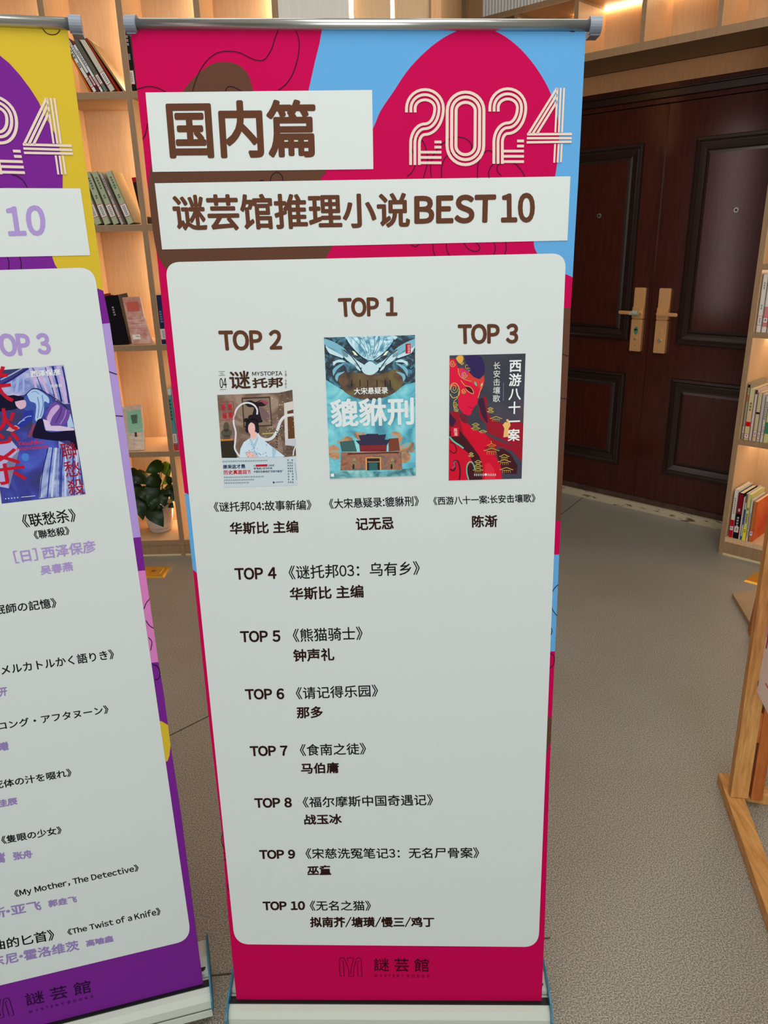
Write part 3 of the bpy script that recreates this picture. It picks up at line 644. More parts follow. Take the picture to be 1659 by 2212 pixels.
# ================================================================== MAIN BANNER
bl, br = on_floor(511, 2160, .08), on_floor(1171, 2163, .08)
uM = unit(br - bl); hB = np.array([-uM[1], uM[0], 0]); lean = .0414
PM = Plane(bl, uM, unit(np.array([0, 0, 1.0]) + hB * math.tan(lean)))
WB = float(np.linalg.norm(br - bl))
def stand(P, org, quad, name, label, base_z=.08, rail=None, base_px=None, pale_tint=None):
    root = thing(name, label, 'banner stand', tuple(org)); 
    u = P.u; back = np.array([-u[1], u[0], 0]); 
    # print sheet
    mb = MB(); c = [P.pt(x, y) for x, y in quad]; bk = [p - P.n * .0006 for p in c]
    k = len(c); mb.add(c + bk, [tuple(range(k))[::-1], tuple(range(k, 2 * k))] + [(i, (i + 1) % k, k + (i + 1) % k, k + i) for i in range(k)], CRIM if 'crimson' in label else PURP)
    pr = mb.build('banner_print', root, org)
    # rail with end caps
    a, b, rr = rail; d = unit(b - a)
    ro = MB().cyl(a, b, rr, rr, STEEL, 24).build('top_rail', root, org, smooth=False)
    for p in ro.data.polygons: p.use_smooth = len(p.vertices) == 4
    for e, sg in ((a, -1), (b, 1)):
        mb = MB(); e1 = e + d * sg * .013
        mb.cyl(e - d * sg * .002, e1, rr * 1.45, rr * 1.45, GREYP, 20)
        q = e - d * sg * .0; z = np.array([0, 0, 1.0])
        mb.prism(q + back * .012 - z * rr * .6, e1 + back * .012 - z * rr * .6, z, .028, rr * 2.0, GREYP)
        mb.build('end_cap', root, org)
    # base cassette
    bl_, br_ = P.at(-.012, 0), P.at(WB + .012, 0); z0 = .022
    mb = MB(); prof = [(.012, -.0002), (-.004, -.001), (-.018, -.006), (-.026, -.018), (-.028, -.034), (-.0275, -.036), (-.0275, -.038), (-.029, -.040), (-.030, -.055), (.11, -.055), (.12, -.03), (.10, .005), (.05, .016), (.018, .006), (.016, -.004)]
    def ring(e): return [np.array([e[0], e[1], 0]) + back * y + np.array([0, 0, base_z + z]) for y, z in prof]
    L, R = ring(bl_), ring(br_); n = len(prof)
    mb.add(L + R, [(i, n + i, n + (i + 1) % n, (i + 1) % n) for i in range(n)] + [tuple(range(n)), tuple(range(n, 2 * n))[::-1]], ALU)
    bo = mb.build('base_cassette', root, org)
    g = MB().prism(np.array([*bl_[:2], base_z - .037]) + back * -.0283, np.array([*br_[:2], base_z - .037]) + back * -.0283, (0, 0, 1), .001, .0016, ink(90, 100, 84)); g.build('groove_line', bo, org)
    g = MB().prism(np.array([*bl_[:2], base_z - .0002]) + back * .0, np.array([*br_[:2], base_z - .0002]) + back * .0, (0, 0, 1), .014, .003, BLACKP); g.build('slot', bo, org)
    for e, sg in ((bl_, -1), (br_, 1)):
        mb = MB(); v = []
        for k in range(24):
            a_ = 2 * math.pi * k / 24; v.append((.045 + .085 * math.cos(a_), -.02 + .046 * math.sin(a_)))
        ee = np.array([e[0], e[1], base_z])
        A = [ee + back * y + np.array([0, 0, z]) for y, z in v]; Bq = [p + u * sg * .003 for p in A]
        mb.add(A + Bq, [tuple(range(24)), tuple(range(24, 48))[::-1]] + [(i, 24 + i, 24 + (i + 1) % 24, (i + 1) % 24) for i in range(24)], BLUEP)
        mb.build('side_plate', root, org)
        c0 = ee - u * sg * .012 + back * .03
        mb = MB(); mb.cyl(c0 + np.array([0, 0, .0]), c0 + np.array([0, 0, .010]), .007, .007, BLACKP, 12); mb.build('roller_end', root, org)
    for f in (.22, .78):
        e = P.at(WB * f, 0); e0 = np.array([e[0], e[1], 0]); 
        MB().prism(e0 - back * .05 + np.array([0, 0, .012]), e0 + back * .2 + np.array([0, 0, .012]), (0, 0, 1), .035, .024, ALU).build('foot', root, org)
    # support pole behind
    e = P.at(WB / 2, .01); top = P.at(WB / 2, 1.64)
    MB().cyl(e + back * .03, top + back * .022, .008, .008, STEEL, 14).build('support_pole', root, org)
    return root, pr
orgM = P0 = np.array([(bl + br)[0] / 2, (bl + br)[1] / 2, 0])
def rail_at(P, pa, pb): return P.pt(*pa, -.0) , P.pt(*pb, -.0)
ra, rb_ = rail_at(PM, (293, 52), (1276, 55)); rsz = .0072
LE_M = [(511, 2160), (493, 1980), (479, 1795), (450, 1545), (416.6, 1230), (398.6, 1064), (361, 760), (339, 553), (317, 389), (308, 301), (296, 193), (281, 57)]
RE_M = [(1169.8, 2164), (1173, 2090), (1177.4, 1980), (1186, 1700), (1190, 1597), (1192, 1550), (1199, 1406), (1208, 1199), (1212, 1100), (1229, 760), (1233, 664), (1237, 599), (1241, 524), (1249, 390), (1266, 58)]
RE_V = [(439, 2126), (418, 1967), (391, 1757), (368.5, 1609), (354, 1500), (342.4, 1430), (313.5, 1230), (293, 1080), (237.4, 699), (223, 628), (215, 560), (182, 329), (145, 56)]
def on_edge(E, y): return float(np.interp(y, [p[1] for p in E[::-1]], [p[0] for p in E[::-1]]))
rootM, prM = stand(PM, orgM, LE_M + RE_M[::-1], 'roll_up_banner', 'crimson, blue and brown roll-up banner listing a 2024 top ten, in the centre', rail=(ra, rb_, rsz))

def art(P=None, crop=(0, 0, 1), org=None, warp=None): return Art(P or PM, orgM if org is None else org, crop, warp)
# background colour fields
a = art(); a.poly([(697, 55), (690, 95), (680, 135), (670, 180), (660, 225), (656, 290), (806, 300), (900, 300), (1120, 500), (1150, 548), (1185, 575), (1237, 599), (1241, 524), (1249, 390), (1266, 58)], BLUE, 1); a.build('colour_field', prM)
a = art(); a.poly(smooth_pts([(760, 370), (806, 277), (822, 240), (850, 198), (885, 147), (935, 98), (985, 68), (1030, 60), (1075, 70), (1118, 100), (1155, 142), (1185, 192), (1203, 245), (1208, 300), (1204, 350), (1190, 420), (1160, 490), (1153, 525), (1162, 550), (1180, 572)]) + [(1180, 620), (700, 620), (690, 480)], CRIM, 2); a.build('colour_field', prM)
a = art(); a.poly(smooth_pts([(395, 198), (410, 178), (432, 156), (460, 138), (488, 134), (515, 141), (536, 162), (547, 197), (560, 230), (640, 290), (702, 367), (694, 389), (722, 470), (717, 532), (704, 559), (690, 620), (395, 620), (380, 610), (362, 585), (350, 568), (338, 541), (326, 465), (321, 400), (328, 352), (345, 300), (370, 235), (395, 198)])[:-1], BROWN, 3); a.build('colour_field', prM)
def band(P_, org_, pr_, E, y0, y1, m, dy=0, dl=60, side=-1):
    ys = [y0] + [p[1] for p in E if y0 < p[1] < y1] + [y1] if E[0][1] < E[-1][1] else [y0] + [p[1] for p in E[::-1] if y0 < p[1] < y1] + [y1]
    a = art(P_, org=org_); a.poly([(on_edge(E, y0) + side * dl, y0 + dy)] + [(on_edge(E, y), y) for y in ys] + [(on_edge(E, y1) + side * dl, y1 + dy)], m, 1); a.build('colour_band', pr_)
for y0, y1, m in ((665, 1125, BROWN), (1198, 1407, BLUE)): band(PM, orgM, prM, RE_M, y0, y1, m)
a = art(); a.poly([(1150, 1540), (1180, 1543), (on_edge(RE_M, 1552), 1552), (on_edge(RE_M, 1600), 1600), (1181, 1628), (1150, 1640)], BROWN, 1); a.build('colour_band', prM)
a = art(); a.poly([(398.6, 1064), (440, 1085), (450, 1250), (427, 1239), (416.6, 1230)], BLUE, 1); a.build('colour_band', prM)
# white boxes and card
a = art(); a.poly([(314.5, 200), (804, 194.5), (806.5, 365.5), (330, 371.5)], VINYL, 6); a.build('title_box', prM)
a = art(); a.poly([(334.5, 396), (1232, 381), (1225.5, 519.5), (350.5, 539)], VINYL, 6); a.build('title_box', prM)
def rounded(tl, tr, br_, bl_, r, k=7):
    out = []; P = [np.array(p, float) for p in (tl, tr, br_, bl_)]
    for i in range(4):
        p = P[i]; a_ = P[i - 1]; b_ = P[(i + 1) % 4]; da = unit(a_ - p); db = unit(b_ - p)
        s, e = p + da * r, p + db * r
        for j in range(k + 1):
            t = j / k; out.append(tuple((1 - t) ** 2 * s + 2 * t * (1 - t) * (p * .88 + (s + e) / 2 * .12) + t * t * e))
    return out
a = art(); a.poly(rounded((357, 566.5), (1222.5, 547), (1163, 2045), (507.5, 2039), 29), VINYL, 6); a.build('card', prM)
# line art
class lines:
    def __init__(s, a, wd, L, m=LINE, layer=5):
        s.a = []
        for p in L: b = Art(a.p, a.o, a.c, a.w); b.stroke(p, wd, m, layer); s.a.append(b)
    def build(s, name, parent):
        for b in s.a: b.build(name, parent)
a = art(crop=(260, 0, 3.318)); lines(a, 6, [[(1145, 187), (1110, 270), (1085, 350), (1040, 420), (1000, 435), (940, 420), (860, 380), (780, 368), (700, 378), (630, 425), (575, 500), (540, 580), (518, 655)],
    [(1245, 187), (1280, 290), (1275, 400), (1240, 520), (1190, 600), (1130, 648)], [(120, 640), (200, 620), (270, 632), (325, 660)], [(752, 655), (775, 622), (820, 628), (870, 655)], [(195, 885), (180, 960), (160, 1000)],
    [(1075, 1300), (1085, 1260), (1120, 1235), (1155, 1255), (1168, 1300)], [(1000, 1300), (1015, 1290), (1030, 1300)]]).build('line_drawing', prM)
a = art(crop=(860, 180, 4.1475)); lines(a, 7, [[(150, 492), (200, 500), (235, 545), (258, 620), (265, 690), (250, 770), (225, 850)], [(150, 492), (124, 515), (122, 580), (145, 660), (150, 740), (120, 800), (80, 832)],
    [(297, 840), (293, 720), (330, 620), (400, 540), (470, 495), (540, 482), (610, 500), (655, 545), (658, 600)], [(388, 845), (392, 740), (420, 670), (470, 630), (540, 622)],
    [(710, 850), (715, 730), (745, 650), (790, 608), (830, 606), (865, 650), (868, 700), (830, 750), (810, 800), (815, 850)], [(925, 828), (890, 790), (890, 740), (930, 715), (1000, 702), (1060, 730), (1110, 790), (1135, 840)]], layer=7).build('line_drawing', prM)
a = art(crop=(780, 360, 3.318)); lines(a, 5.5, [[(515, 555), (518, 600), (532, 645)], [(612, 550), (615, 600), (637, 645)], [(735, 545), (770, 590), (820, 608), (850, 590), (840, 560), (815, 540)], [(950, 540), (962, 580), (950, 635)],
    [(1035, 537), (1040, 580), (1030, 630)], [(355, 558), (390, 573), (415, 555)]]).build('line_drawing', prM)
a = art(crop=(740, 0, 2.9625)); lines(a, 5, [[(1423, 176), (1448, 198), (1480, 203), (1505, 192), (1520, 176)]]).build('line_drawing', prM)
a = art(crop=(1130, 1100, 3.136)); lines(a, 5, [[(237, 510), (205, 545), (190, 600), (195, 670), (228, 720)], [(180, 783), (195, 820), (188, 850), (176, 868)], [(172, 970), (205, 990), (212, 1025), (200, 1060), (172, 1080)]]).build('line_drawing', prM)
a = art(); lines(a, 1.4, [[(1212, 764), (1222, 767), (1231, 771)], [(1208, 859), (1220, 861), (1229, 860)]]).build('line_drawing', prM)
a = art(crop=(400, 1180, 2.7)); lines(a, 4, [[(228, 1660), (212, 1700), (222, 1750), (240, 1778)], [(222, 1785), (240, 1800), (237, 1825), (225, 1828)], [(257, 1960), (248, 1985), (263, 2022)]]).build('line_drawing', prM)

def arc(cx, cy, rx, ry, a0, a1, n=14): return [(cx + rx * math.cos(math.radians(a0 + (a1 - a0) * k / n)), cy + ry * math.sin(math.radians(a0 + (a1 - a0) * k / n))) for k in range(n + 1)]
def year(a, col, LY=8):
    W_ = 25
    def two(fx, fy):
        for k in range(3):
            rx = (165, 126, 88)[k]; ry = (168, 122, 76)[k]; lo = (235, 183, 140)[k]; vx = (190, 150, 112)[k]
            p = [(240 - rx, 262)] + arc(240, 225, rx, ry, 180, 360) + arc(240, 225, rx, lo, 0, 90)[1:] + arc(240, (225 + lo) + (540 - 225 - lo), 240 - vx, 540 - 225 - lo, -90, -180)[1:] + [(vx, 732)]
            a.stroke([(fx(x), fy(x, y)) for x, y in p], W_, col, LY + k * .2, sm=False)
        for x0, y in ((325, 527), (325, 573), (200, 618), (200, 665), (200, 713)):
            a.stroke([(fx(x0), fy(x0, y)), (fx(388), fy(388, y))], 24, col, LY + .8, sm=False)
    two(lambda x: x, lambda x, y: y)
    two(lambda x: 818 + (x - 72) * .975, lambda x, y: y - 8 - (y - 262) * .005)
    for x0, x1, y0, y1 in ((440, 768, 80, 730), (480, 730, 124, 685), (519, 690, 172, 640)):
        cx = (x0 + x1) / 2; rx = (x1 - x0) / 2; ryt = 245 - y0; ryb = y1 - 560
        p = arc(cx, 245, rx, ryt, 180, 360) + arc(cx - 2, 560, rx, ryb, 0, 180)
        a.stroke(p, W_ + 2, col, LY, sm=False, closed=True)
    for p, wd in (([(1422, 45), (1168, 452)], 21), ([(1424, 98), (1205, 452)], 21), ([(1424, 160), (1243, 452)], 21), ([(1426, 42), (1407, 440)], 17), ([(1456, 42), (1438, 440)], 17), ([(1486, 42), (1467, 440)], 17),
                  ([(1405, 545), (1397, 712)], 17), ([(1437, 545), (1427, 710)], 17), ([(1465, 545), (1457, 708)], 17), ([(1154, 458), (1555, 455)], 22), ([(1152, 493), (1553, 492)], 21), ([(1150, 530), (1552, 524)], 21)):
        a.stroke(p, wd, col, LY + .4, sm=False)
    return a
year(art(crop=(860, 180, 4.1475)), CREAM).build('lettering', prM)
# texts
T = lambda body, quad, m, bold, P=None, pr=None, org=None, warp=None, **k: text(art(P, org=org, warp=warp), body, quad, m, 8, bold, **k).build('lettering', pr or prM)
T('国内篇', [(357, 217.6), (681, 214.6), (685, 340.6), (367.6, 343)], TITLE, 3.4, copies=12, res=4)
T('谜芸馆推理小说', [(369.3, 420.3), (885, 416), (886, 492.5), (379, 500)], TITLE, 2.1, copies=10, res=4)
T('BEST', [(894.5, 422.5), (1072, 419), (1070, 482), (895, 485)], TITLE, 2.9, copies=12, res=4)
T('10', [(1081, 417.5), (1155.5, 416), (1155, 481), (1082, 482)], TITLE, 2.7, copies=12, res=4)
for s_t, q in (('TOP 1', [(729.5, 643.5), (859, 640), (858.5, 683), (733, 685.5)]), ('TOP 2', [(471.5, 713.5), (608.5, 712), (610, 755.5), (476, 758)]), ('TOP 3', [(988.5, 700), (1120, 698.5), (1119, 742), (990, 744)])):
    T(s_t, q, TITLE, 2.0, copies=12, res=4)
for s_t, q in (('《谜托邦04:故事新编》', [(461, 1084), (672.5, 1079), (673.5, 1101), (463, 1105.7)]), ('《大宋悬疑录:貔貅刑》', [(710, 1077), (904, 1070.5), (905.5, 1092.5), (711.5, 1099)]), ('《西游八十一案:长安击壤歌》', [(935, 1072.7), (1156, 1066), (1157, 1084.5), (936.5, 1091)]),
               ('《谜托邦03：乌有乡》', [(622.5, 1221.5), (906, 1211.2), (907.5, 1241), (624.5, 1251.5)]), ('《熊猫骑士》', [(631.5, 1357.7), (782.5, 1352.4), (784, 1381.5), (633.5, 1386.8)]), ('《请记得乐园》', [(638.2, 1483.9), (816, 1477.8), (817.5, 1504), (640, 1510.3)]),
               ('《食南之徒》', [(647, 1607), (790, 1603.7), (791.5, 1629), (648.5, 1632.5)]), ('《福尔摩斯中国奇遇记》', [(653, 1720.8), (935, 1714.4), (936, 1739), (654.5, 1744)]), ('《宋慈洗冤笔记3：无名尸骨案》', [(659.4, 1831.6), (1034.5, 1829.4), (1035.5, 1852.7), (660.5, 1854.6)]),
               ('《无名之猫》', [(668.6, 1944.7), (801, 1944.7), (802, 1966.3), (669.5, 1966.5)])):
    T(s_t, q, BLACK, .3, copies=5)
for s_t, q in (('华斯比 主编', [(495.5, 1127.8), (644, 1123.5), (645.5, 1151), (497.5, 1154.5)]), ('记无忌', [(767.5, 1118.5), (849.5, 1115.7), (851, 1143), (769, 1145.5)]), ('陈渐', [(1019, 1113), (1074, 1111.3), (1074.5, 1138.3), (1019.5, 1139.5)]),
               ('华斯比 主编', [(625, 1268.7), (784.5, 1262.2), (786, 1291), (627, 1296.7)]), ('钟声礼', [(632.7, 1402), (721.5, 1399), (723, 1426.7), (634, 1429.5)]), ('那多', [(640.6, 1526.2), (697, 1524.4), (698, 1550), (641.5, 1551.6)]),
               ('马伯庸', [(649.3, 1647.7), (731.7, 1645.5), (733, 1669.4), (650.5, 1671)]), ('战玉冰', [(656.2, 1759), (738, 1757), (739, 1779.3), (657.5, 1781)]), ('巫童', [(663.2, 1869.3), (715, 1867.7), (716, 1889), (664, 1890)]),
               ('拟南芥/塘璜/慢三/鸡丁', [(669.4, 1979.5), (938, 1979.5), (938.5, 2001.8), (670, 2002.5)])):
    T(s_t, q, DKBR, .75, copies=8)
for s_t, q in (('TOP 4', [(506, 1226.5), (597, 1224), (598, 1250.5), (508.5, 1252.5)]), ('TOP 5', [(518, 1362.5), (605.5, 1360.5), (606.5, 1386), (520, 1387.3)]), ('TOP 6', [(528.6, 1487.8), (613.5, 1486), (614.8, 1510), (531, 1511)]),
               ('TOP 7', [(539, 1610.8), (621, 1609.3), (622, 1632), (541, 1633.2)]), ('TOP 8', [(549, 1723.3), (630, 1721.7), (631.2, 1743.5), (551, 1744.7)]), ('TOP 9', [(559.4, 1835.1), (637.5, 1834.2), (638.3, 1854), (561, 1855.3)]),
               ('TOP 10', [(566.8, 1946.4), (658.8, 1945.5), (659.5, 1965), (568.5, 1966)])):
    T(s_t, q, DKBR, 1.0, copies=8)
LOGO = ink(40, 6, 26)
T('謎芸館', [(807.4, 2069), (926.3, 2070.2), (926.5, 2099.3), (808, 2097)], LOGO, 0, space=1.25)
T('MYSTERY BOOKS', [(809.2, 2104.3), (926.5, 2105), (926.7, 2110.5), (809.4, 2110)], LOGO, 0, space=1.8)
LOGOP = [[(250, 365), (222, 372), (210, 150), (228, 122), (275, 115), (338, 265), (340, 372), (405, 372), (408, 270), (448, 125), (490, 118), (512, 145), (525, 372), (495, 372)], [(240, 160), (265, 160), (278, 372)], [(330, 165), (310, 122), (412, 118), (370, 270), (370, 340)], [(485, 160), (460, 165), (467, 372)]]
a = art(crop=(700, 2050, 6.38))
for p in LOGOP: a.stroke(p, 7, LOGO, 8, sm=False)
a.build('emblem', prM)

# ---------------------------------------------------------------- cover pictures
def noisy(name, c1, c2, c3, scale, dist=1.5):
    if name in MATS: return MATS[name]
    m = bpy.data.materials.new(name); m.use_nodes = True; MATS[name] = m; nt = m.node_tree; b = nt.nodes['Principled BSDF']
    tc = nt.nodes.new('ShaderNodeTexCoord'); nz = nt.nodes.new('ShaderNodeTexNoise'); nz.inputs['Scale'].default_value = scale; nz.inputs['Detail'].default_value = 6; nz.inputs['Distortion'].default_value = dist
    r = nt.nodes.new('ShaderNodeValToRGB'); e = r.color_ramp.elements; e[0].position = .36; e[1].position = .66; e[0].color = rgb(*c1); e[1].color = rgb(*c3); x = r.color_ramp.elements.new(.5); x.color = rgb(*c2)
    nt.links.new(tc.outputs['Object'], nz.inputs['Vector']); nt.links.new(nz.outputs[0], r.inputs[0]); nt.links.new(r.outputs[0], b.inputs['Base Color']); b.inputs['Roughness'].default_value = .6
    return m
TEAL = noisy('teal_wash', (56, 136, 158), (94, 182, 200), (138, 208, 214), 22)
SCALE = noisy('beast_scales', (60, 120, 150), (140, 190, 208), (214, 234, 238), 50, 3)
DEEP = noisy('deep_blue_wash', (8, 16, 30), (18, 42, 62), (70, 140, 165), 46, 3)
CAVE = noisy('mouth_brown', (30, 24, 20), (84, 54, 28), (98, 84, 32), 30)
CLOUD = noisy('ochre_cloud', (120, 100, 90), (190, 130, 70), (110, 170, 180), 40)
pb = ink(190, 216, 226); pb2 = ink(120, 176, 196); wh = ink(226, 230, 228)
# middle cover: horned beast above a palace gate
a = art(crop=(680, 700, 6.146)); a.clip = [(122, 178), (1330, 145), (1340, 2008), (203, 2050)]
a.poly([(122, 178), (1330, 145), (1340, 2008), (203, 2050)], TEAL, 8)
a.poly([(122, 178), (1330, 145), (1335, 770), (1200, 800), (1000, 930), (600, 1000), (330, 850), (150, 740)], DEEP, 9)
a.poly([(300, 720), (400, 640), (620, 650), (880, 660), (1080, 600), (1190, 700), (1130, 850), (960, 960), (760, 1005), (540, 975), (380, 880)], CAVE, 9.5, sm=True)
for p in ([(400, 170), (1060, 155), (1010, 250), (900, 400), (830, 470), (700, 470), (590, 400), (470, 270)], [(680, 520), (730, 495), (790, 520), (850, 590), (800, 650), (740, 675), (670, 660), (620, 600)]): a.poly(p, pb, 10.2, sm=True)
a.poly([(440, 165), (1030, 152), (960, 330), (840, 450), (690, 455), (560, 360)], SCALE, 10.4, sm=True)
for sx in (1, -1):
    f = lambda p: [((x if sx == 1 else 1475 - x), y) for x, y in p]
    for p, m in (([(350, 330), (420, 360), (560, 480), (660, 545), (640, 580), (520, 540), (400, 450)], pb), ([(130, 190), (260, 240), (400, 330), (440, 440), (300, 380), (140, 280)], pb2), ([(140, 290), (260, 330), (380, 430), (330, 450), (200, 390)], pb),
                 ([(520, 515), (580, 530), (610, 620), (560, 590)], pb), ([(240, 500), (330, 470), (410, 500), (300, 510), (250, 550)], pb), ([(250, 690), (240, 610), (310, 545), (400, 520), (300, 600)], pb2), ([(270, 720), (290, 660), (400, 630), (320, 690), (300, 760)], pb2)):
        a.poly(f(p), m, 10.6, sm=True)
    a.poly(f([(495, 355), (530, 360), (572, 420), (530, 410)]), ink(230, 230, 190), 11)
    for q in ([(420, 200), (470, 300), (600, 420), (690, 480)], [(380, 340), (480, 420), (560, 520), (640, 650)], [(150, 380), (260, 420), (400, 470)], [(160, 560), (200, 600), (240, 560)]): a.stroke(f(q), 12, ink(16, 50, 70), 11)
for x in (480, 560, 640, 700, 790, 860, 930): a.stroke([(x, 165), (740 + (x - 700) * .6, 300), (740 + (x - 700) * .25, 430)], 7, ink(60, 120, 150), 11)
for x in (490, 600, 700, 825, 935, 1000): a.stroke([(x, 740), (x + 2, 830)], 12, ink(50, 34, 20), 11, sm=False)
# clouds and gate
for cx, cy, rx, ry in ((250, 1700, 90, 90), (1090, 1500, 80, 80), (1230, 1640, 100, 80), (420, 1560, 100, 60), (1150, 1760, 120, 100), (600, 1480, 80, 50)): a.poly([(cx + rx * math.cos(k * .7854) * (1 + .25 * math.sin(k * 2.3 + cx)), cy + ry * math.sin(k * .7854) * (1 + .25 * math.cos(k * 1.7 + cy))) for k in range(8)], CLOUD, 9.5 + cx * 1e-4, sm=True)
brk = ink(150, 86, 60); dkr = ink(56, 50, 74)
a.poly([(350, 1700), (1150, 1690), (1160, 1930), (340, 1940)], noisy('gate_brick', (110, 60, 44), (160, 96, 66), (90, 90, 90), 60), 10)
a.poly([(330, 1560), (520, 1540), (560, 1690), (360, 1690)], ink(64, 96, 96), 10); a.poly([(980, 1520), (1110, 1510), (1130, 1680), (980, 1690)], ink(120, 64, 50), 10)
a.poly([(590, 1590), (960, 1585), (950, 1690), (600, 1690)], ink(128, 44, 50), 10.4)
a.poly([(545, 1545), (1000, 1530), (960, 1600), (600, 1610)], dkr, 10.8); a.poly([(580, 1475), (680, 1465), (690, 1455), (840, 1455), (850, 1470), (945, 1460), (930, 1535), (610, 1545)], dkr, 10.9)
a.stroke([(440, 1722), (1120, 1700)], 14, ink(70, 40, 40), 11, sm=False)
for x in range(610, 960, 28): a.stroke([(x, 1662), (x, 1690)], 6, ink(70, 40, 40), 11, sm=False)
a.poly([(672, 1768), (880, 1765), (882, 1935), (676, 1940)], ink(222, 150, 90), 10.6); a.poly([(692, 1780), (862, 1778), (866, 1935), (694, 1940)], ink(46, 44, 44), 10.8); a.poly([(720, 1840), (830, 1838), (835, 1935), (722, 1938)], ink(50, 96, 96), 11); a.stroke([(700, 1828), (860, 1826)], 8, ink(222, 150, 90), 11, sm=False)
for x in (525, 1030): a.ell(x, 1805, 22, 30, ink(150, 140, 100), 11); a.ell(x, 1865, 34, 48, ink(140, 120, 86), 11); a.ell(x - 10, 1890, 14, 36, ink(60, 44, 40), 11.4)
a.poly([(203, 1960), (500, 1940), (900, 1960), (1340, 1900), (1340, 2008), (203, 2050)], noisy('mist', (40, 100, 110), (90, 160, 170), (150, 200, 200), 40), 11.2)
a.poly([(1205, 262), (1272, 258), (1275, 388), (1205, 392)], ink(176, 20, 36), 11.4)
text(a, '记\n无\n忌', [(1228, 275), (1266, 273), (1268, 380), (1230, 382)], wh, 11.8)
text(a, '大宋悬疑录', [(520, 845), (970, 832), (972, 922), (522, 936)], wh, 12, .25, copies=4)
text(a, '貔貅刑', [(198, 992), (1312, 965), (1318, 1335), (222, 1372)], ink(214, 220, 222), 12, 1.6, copies=10)
a.poly([(215, 1985), (255, 1983), (258, 2022), (216, 2024)], wh, 12)
for y in (1978, 1996): a.stroke([(268, y + 2), (432, y)], 6, ink(140, 190, 200), 12, sm=False)
a.build('cover_picture', prM)
# left cover: faceless lady in a room
a = art(crop=(440, 680, 5.531))
a.clip = [(140, 640), (1060, 640), (1125, 2035), (243, 2060)]; a.poly([(147, 958), (900, 930), (1060, 895), (1105, 1685), (212, 1707)], noisy('room_brown', (70, 48, 38), (104, 76, 60), (150, 122, 104), 20), 8)
a.poly([(212, 1707), (1105, 1685), (1125, 2035), (243, 2060)], ink(190, 202, 210), 8)
tb_ = ink(70, 42, 30)
text(a, '谜', [(300, 672), (552, 665), (565, 880), (318, 890)], tb_, 8, .9, copies=8); text(a, '托邦', [(575, 755), (948, 742), (950, 868), (590, 878)], tb_, 8, .9, copies=8)
text(a, 'MYSTOPIA', [(580, 680), (938, 672), (942, 722), (582, 728)], BLACK, 8, .2, copies=4)
text(a, 'VOL.', [(196, 690), (244, 688), (245, 712), (197, 714)], BLACK, 8); text(a, '04', [(188, 755), (272, 750), (280, 872), (196, 878)], BLACK, 8, .25, copies=4)
for p in ([(178, 678), (255, 676)], [(180, 725), (257, 722)], [(195, 893), (272, 890)]): a.stroke(p, 4, BLACK, 8, sm=False)
text(a, '主编 — 华斯比'.replace(' ', '\n').replace('主编', '主\n编').replace('华斯比', '华\n斯\n比').replace('—', '|'), [(968, 665), (992, 664), (996, 875), (972, 876)], ink(60, 60, 64), 8)
a.poly([(900, 930), (1060, 898), (1105, 1685), (960, 1700), (890, 1200)], noisy('snowy_door', (50, 34, 26), (84, 58, 42), (110, 84, 62), 40), 8.6)
pd = ink(206, 198, 192)
a.poly([(960, 1055), (1070, 1030), (1095, 1480), (975, 1560)], pd, 9); a.poly([(1000, 1150), (1072, 1130), (1090, 1475), (1010, 1480)], ink(96, 62, 40), 9.4); a.poly([(975, 1490), (1100, 1480), (1103, 1570), (975, 1555)], ink(188, 190, 200), 9.2)
a.poly([(455, 990), (795, 975), (820, 1325), (478, 1345)], ink(60, 50, 44), 8.8); a.poly([(470, 1005), (785, 992), (808, 1312), (492, 1330)], ink(134, 112, 96), 9)
a.poly([(200, 1500), (360, 1495), (400, 1707), (212, 1707)], ink(50, 42, 34), 8.8); a.poly([(200, 1480), (350, 1475), (352, 1500), (200, 1508)], ink(176, 120, 66), 9.2)
sg = ink(84, 76, 66); a.ell(272, 1340, 34, 60, sg, 9.2); a.ell(275, 1410, 66, 48, sg, 9.2); a.poly([(235, 1440), (318, 1438), (320, 1480), (232, 1484)], sg, 9.2)
bk_ = ink(34, 28, 34)
a.poly([(480, 1040), (560, 1020), (620, 1040), (690, 1018), (768, 1040), (740, 1080), (690, 1095), (660, 1100), (690, 1230), (700, 1280), (560, 1290), (580, 1200), (600, 1110), (540, 1100), (500, 1070)], bk_, 9.6, sm=True)
a.poly([(640, 1050), (700, 1020), (768, 1040), (740, 1070), (690, 1040)], ink(150, 70, 90), 9.8, sm=True)
a.poly([(660, 1100), (720, 1110), (790, 1200), (760, 1290), (700, 1240)], ink(116, 90, 92), 9.4)
a.poly([(660, 1355), (850, 1350), (930, 1420), (880, 1470), (700, 1450)], ink(110, 92, 78), 9.2); a.stroke([(700, 1420), (850, 1410)], 16, ink(170, 160, 90), 9.5, sm=False)
skin = ink(226, 180, 176); robe = ink(196, 214, 228); rb2 = ink(158, 190, 214); ribb = ink(212, 210, 216)
a.stroke([(640, 1190), (640, 1130), (600, 1075), (530, 1050), (460, 1065), (400, 1120), (370, 1200), (360, 1290), (385, 1400), (380, 1500), (375, 1600), (430, 1690)], 20, ribb, 9.9)
a.stroke([(640, 1420), (680, 1470), (760, 1490), (830, 1460), (880, 1380), (920, 1270), (980, 1210), (1075, 1190)], 34, ribb, 9.9)
a.stroke([(1070, 1680), (1078, 1620), (1100, 1560)], 14, ribb, 9.9)
a.poly([(430, 1702), (440, 1600), (480, 1520), (560, 1465), (640, 1445), (710, 1490), (800, 1560), (880, 1620), (975, 1690)], robe, 10)
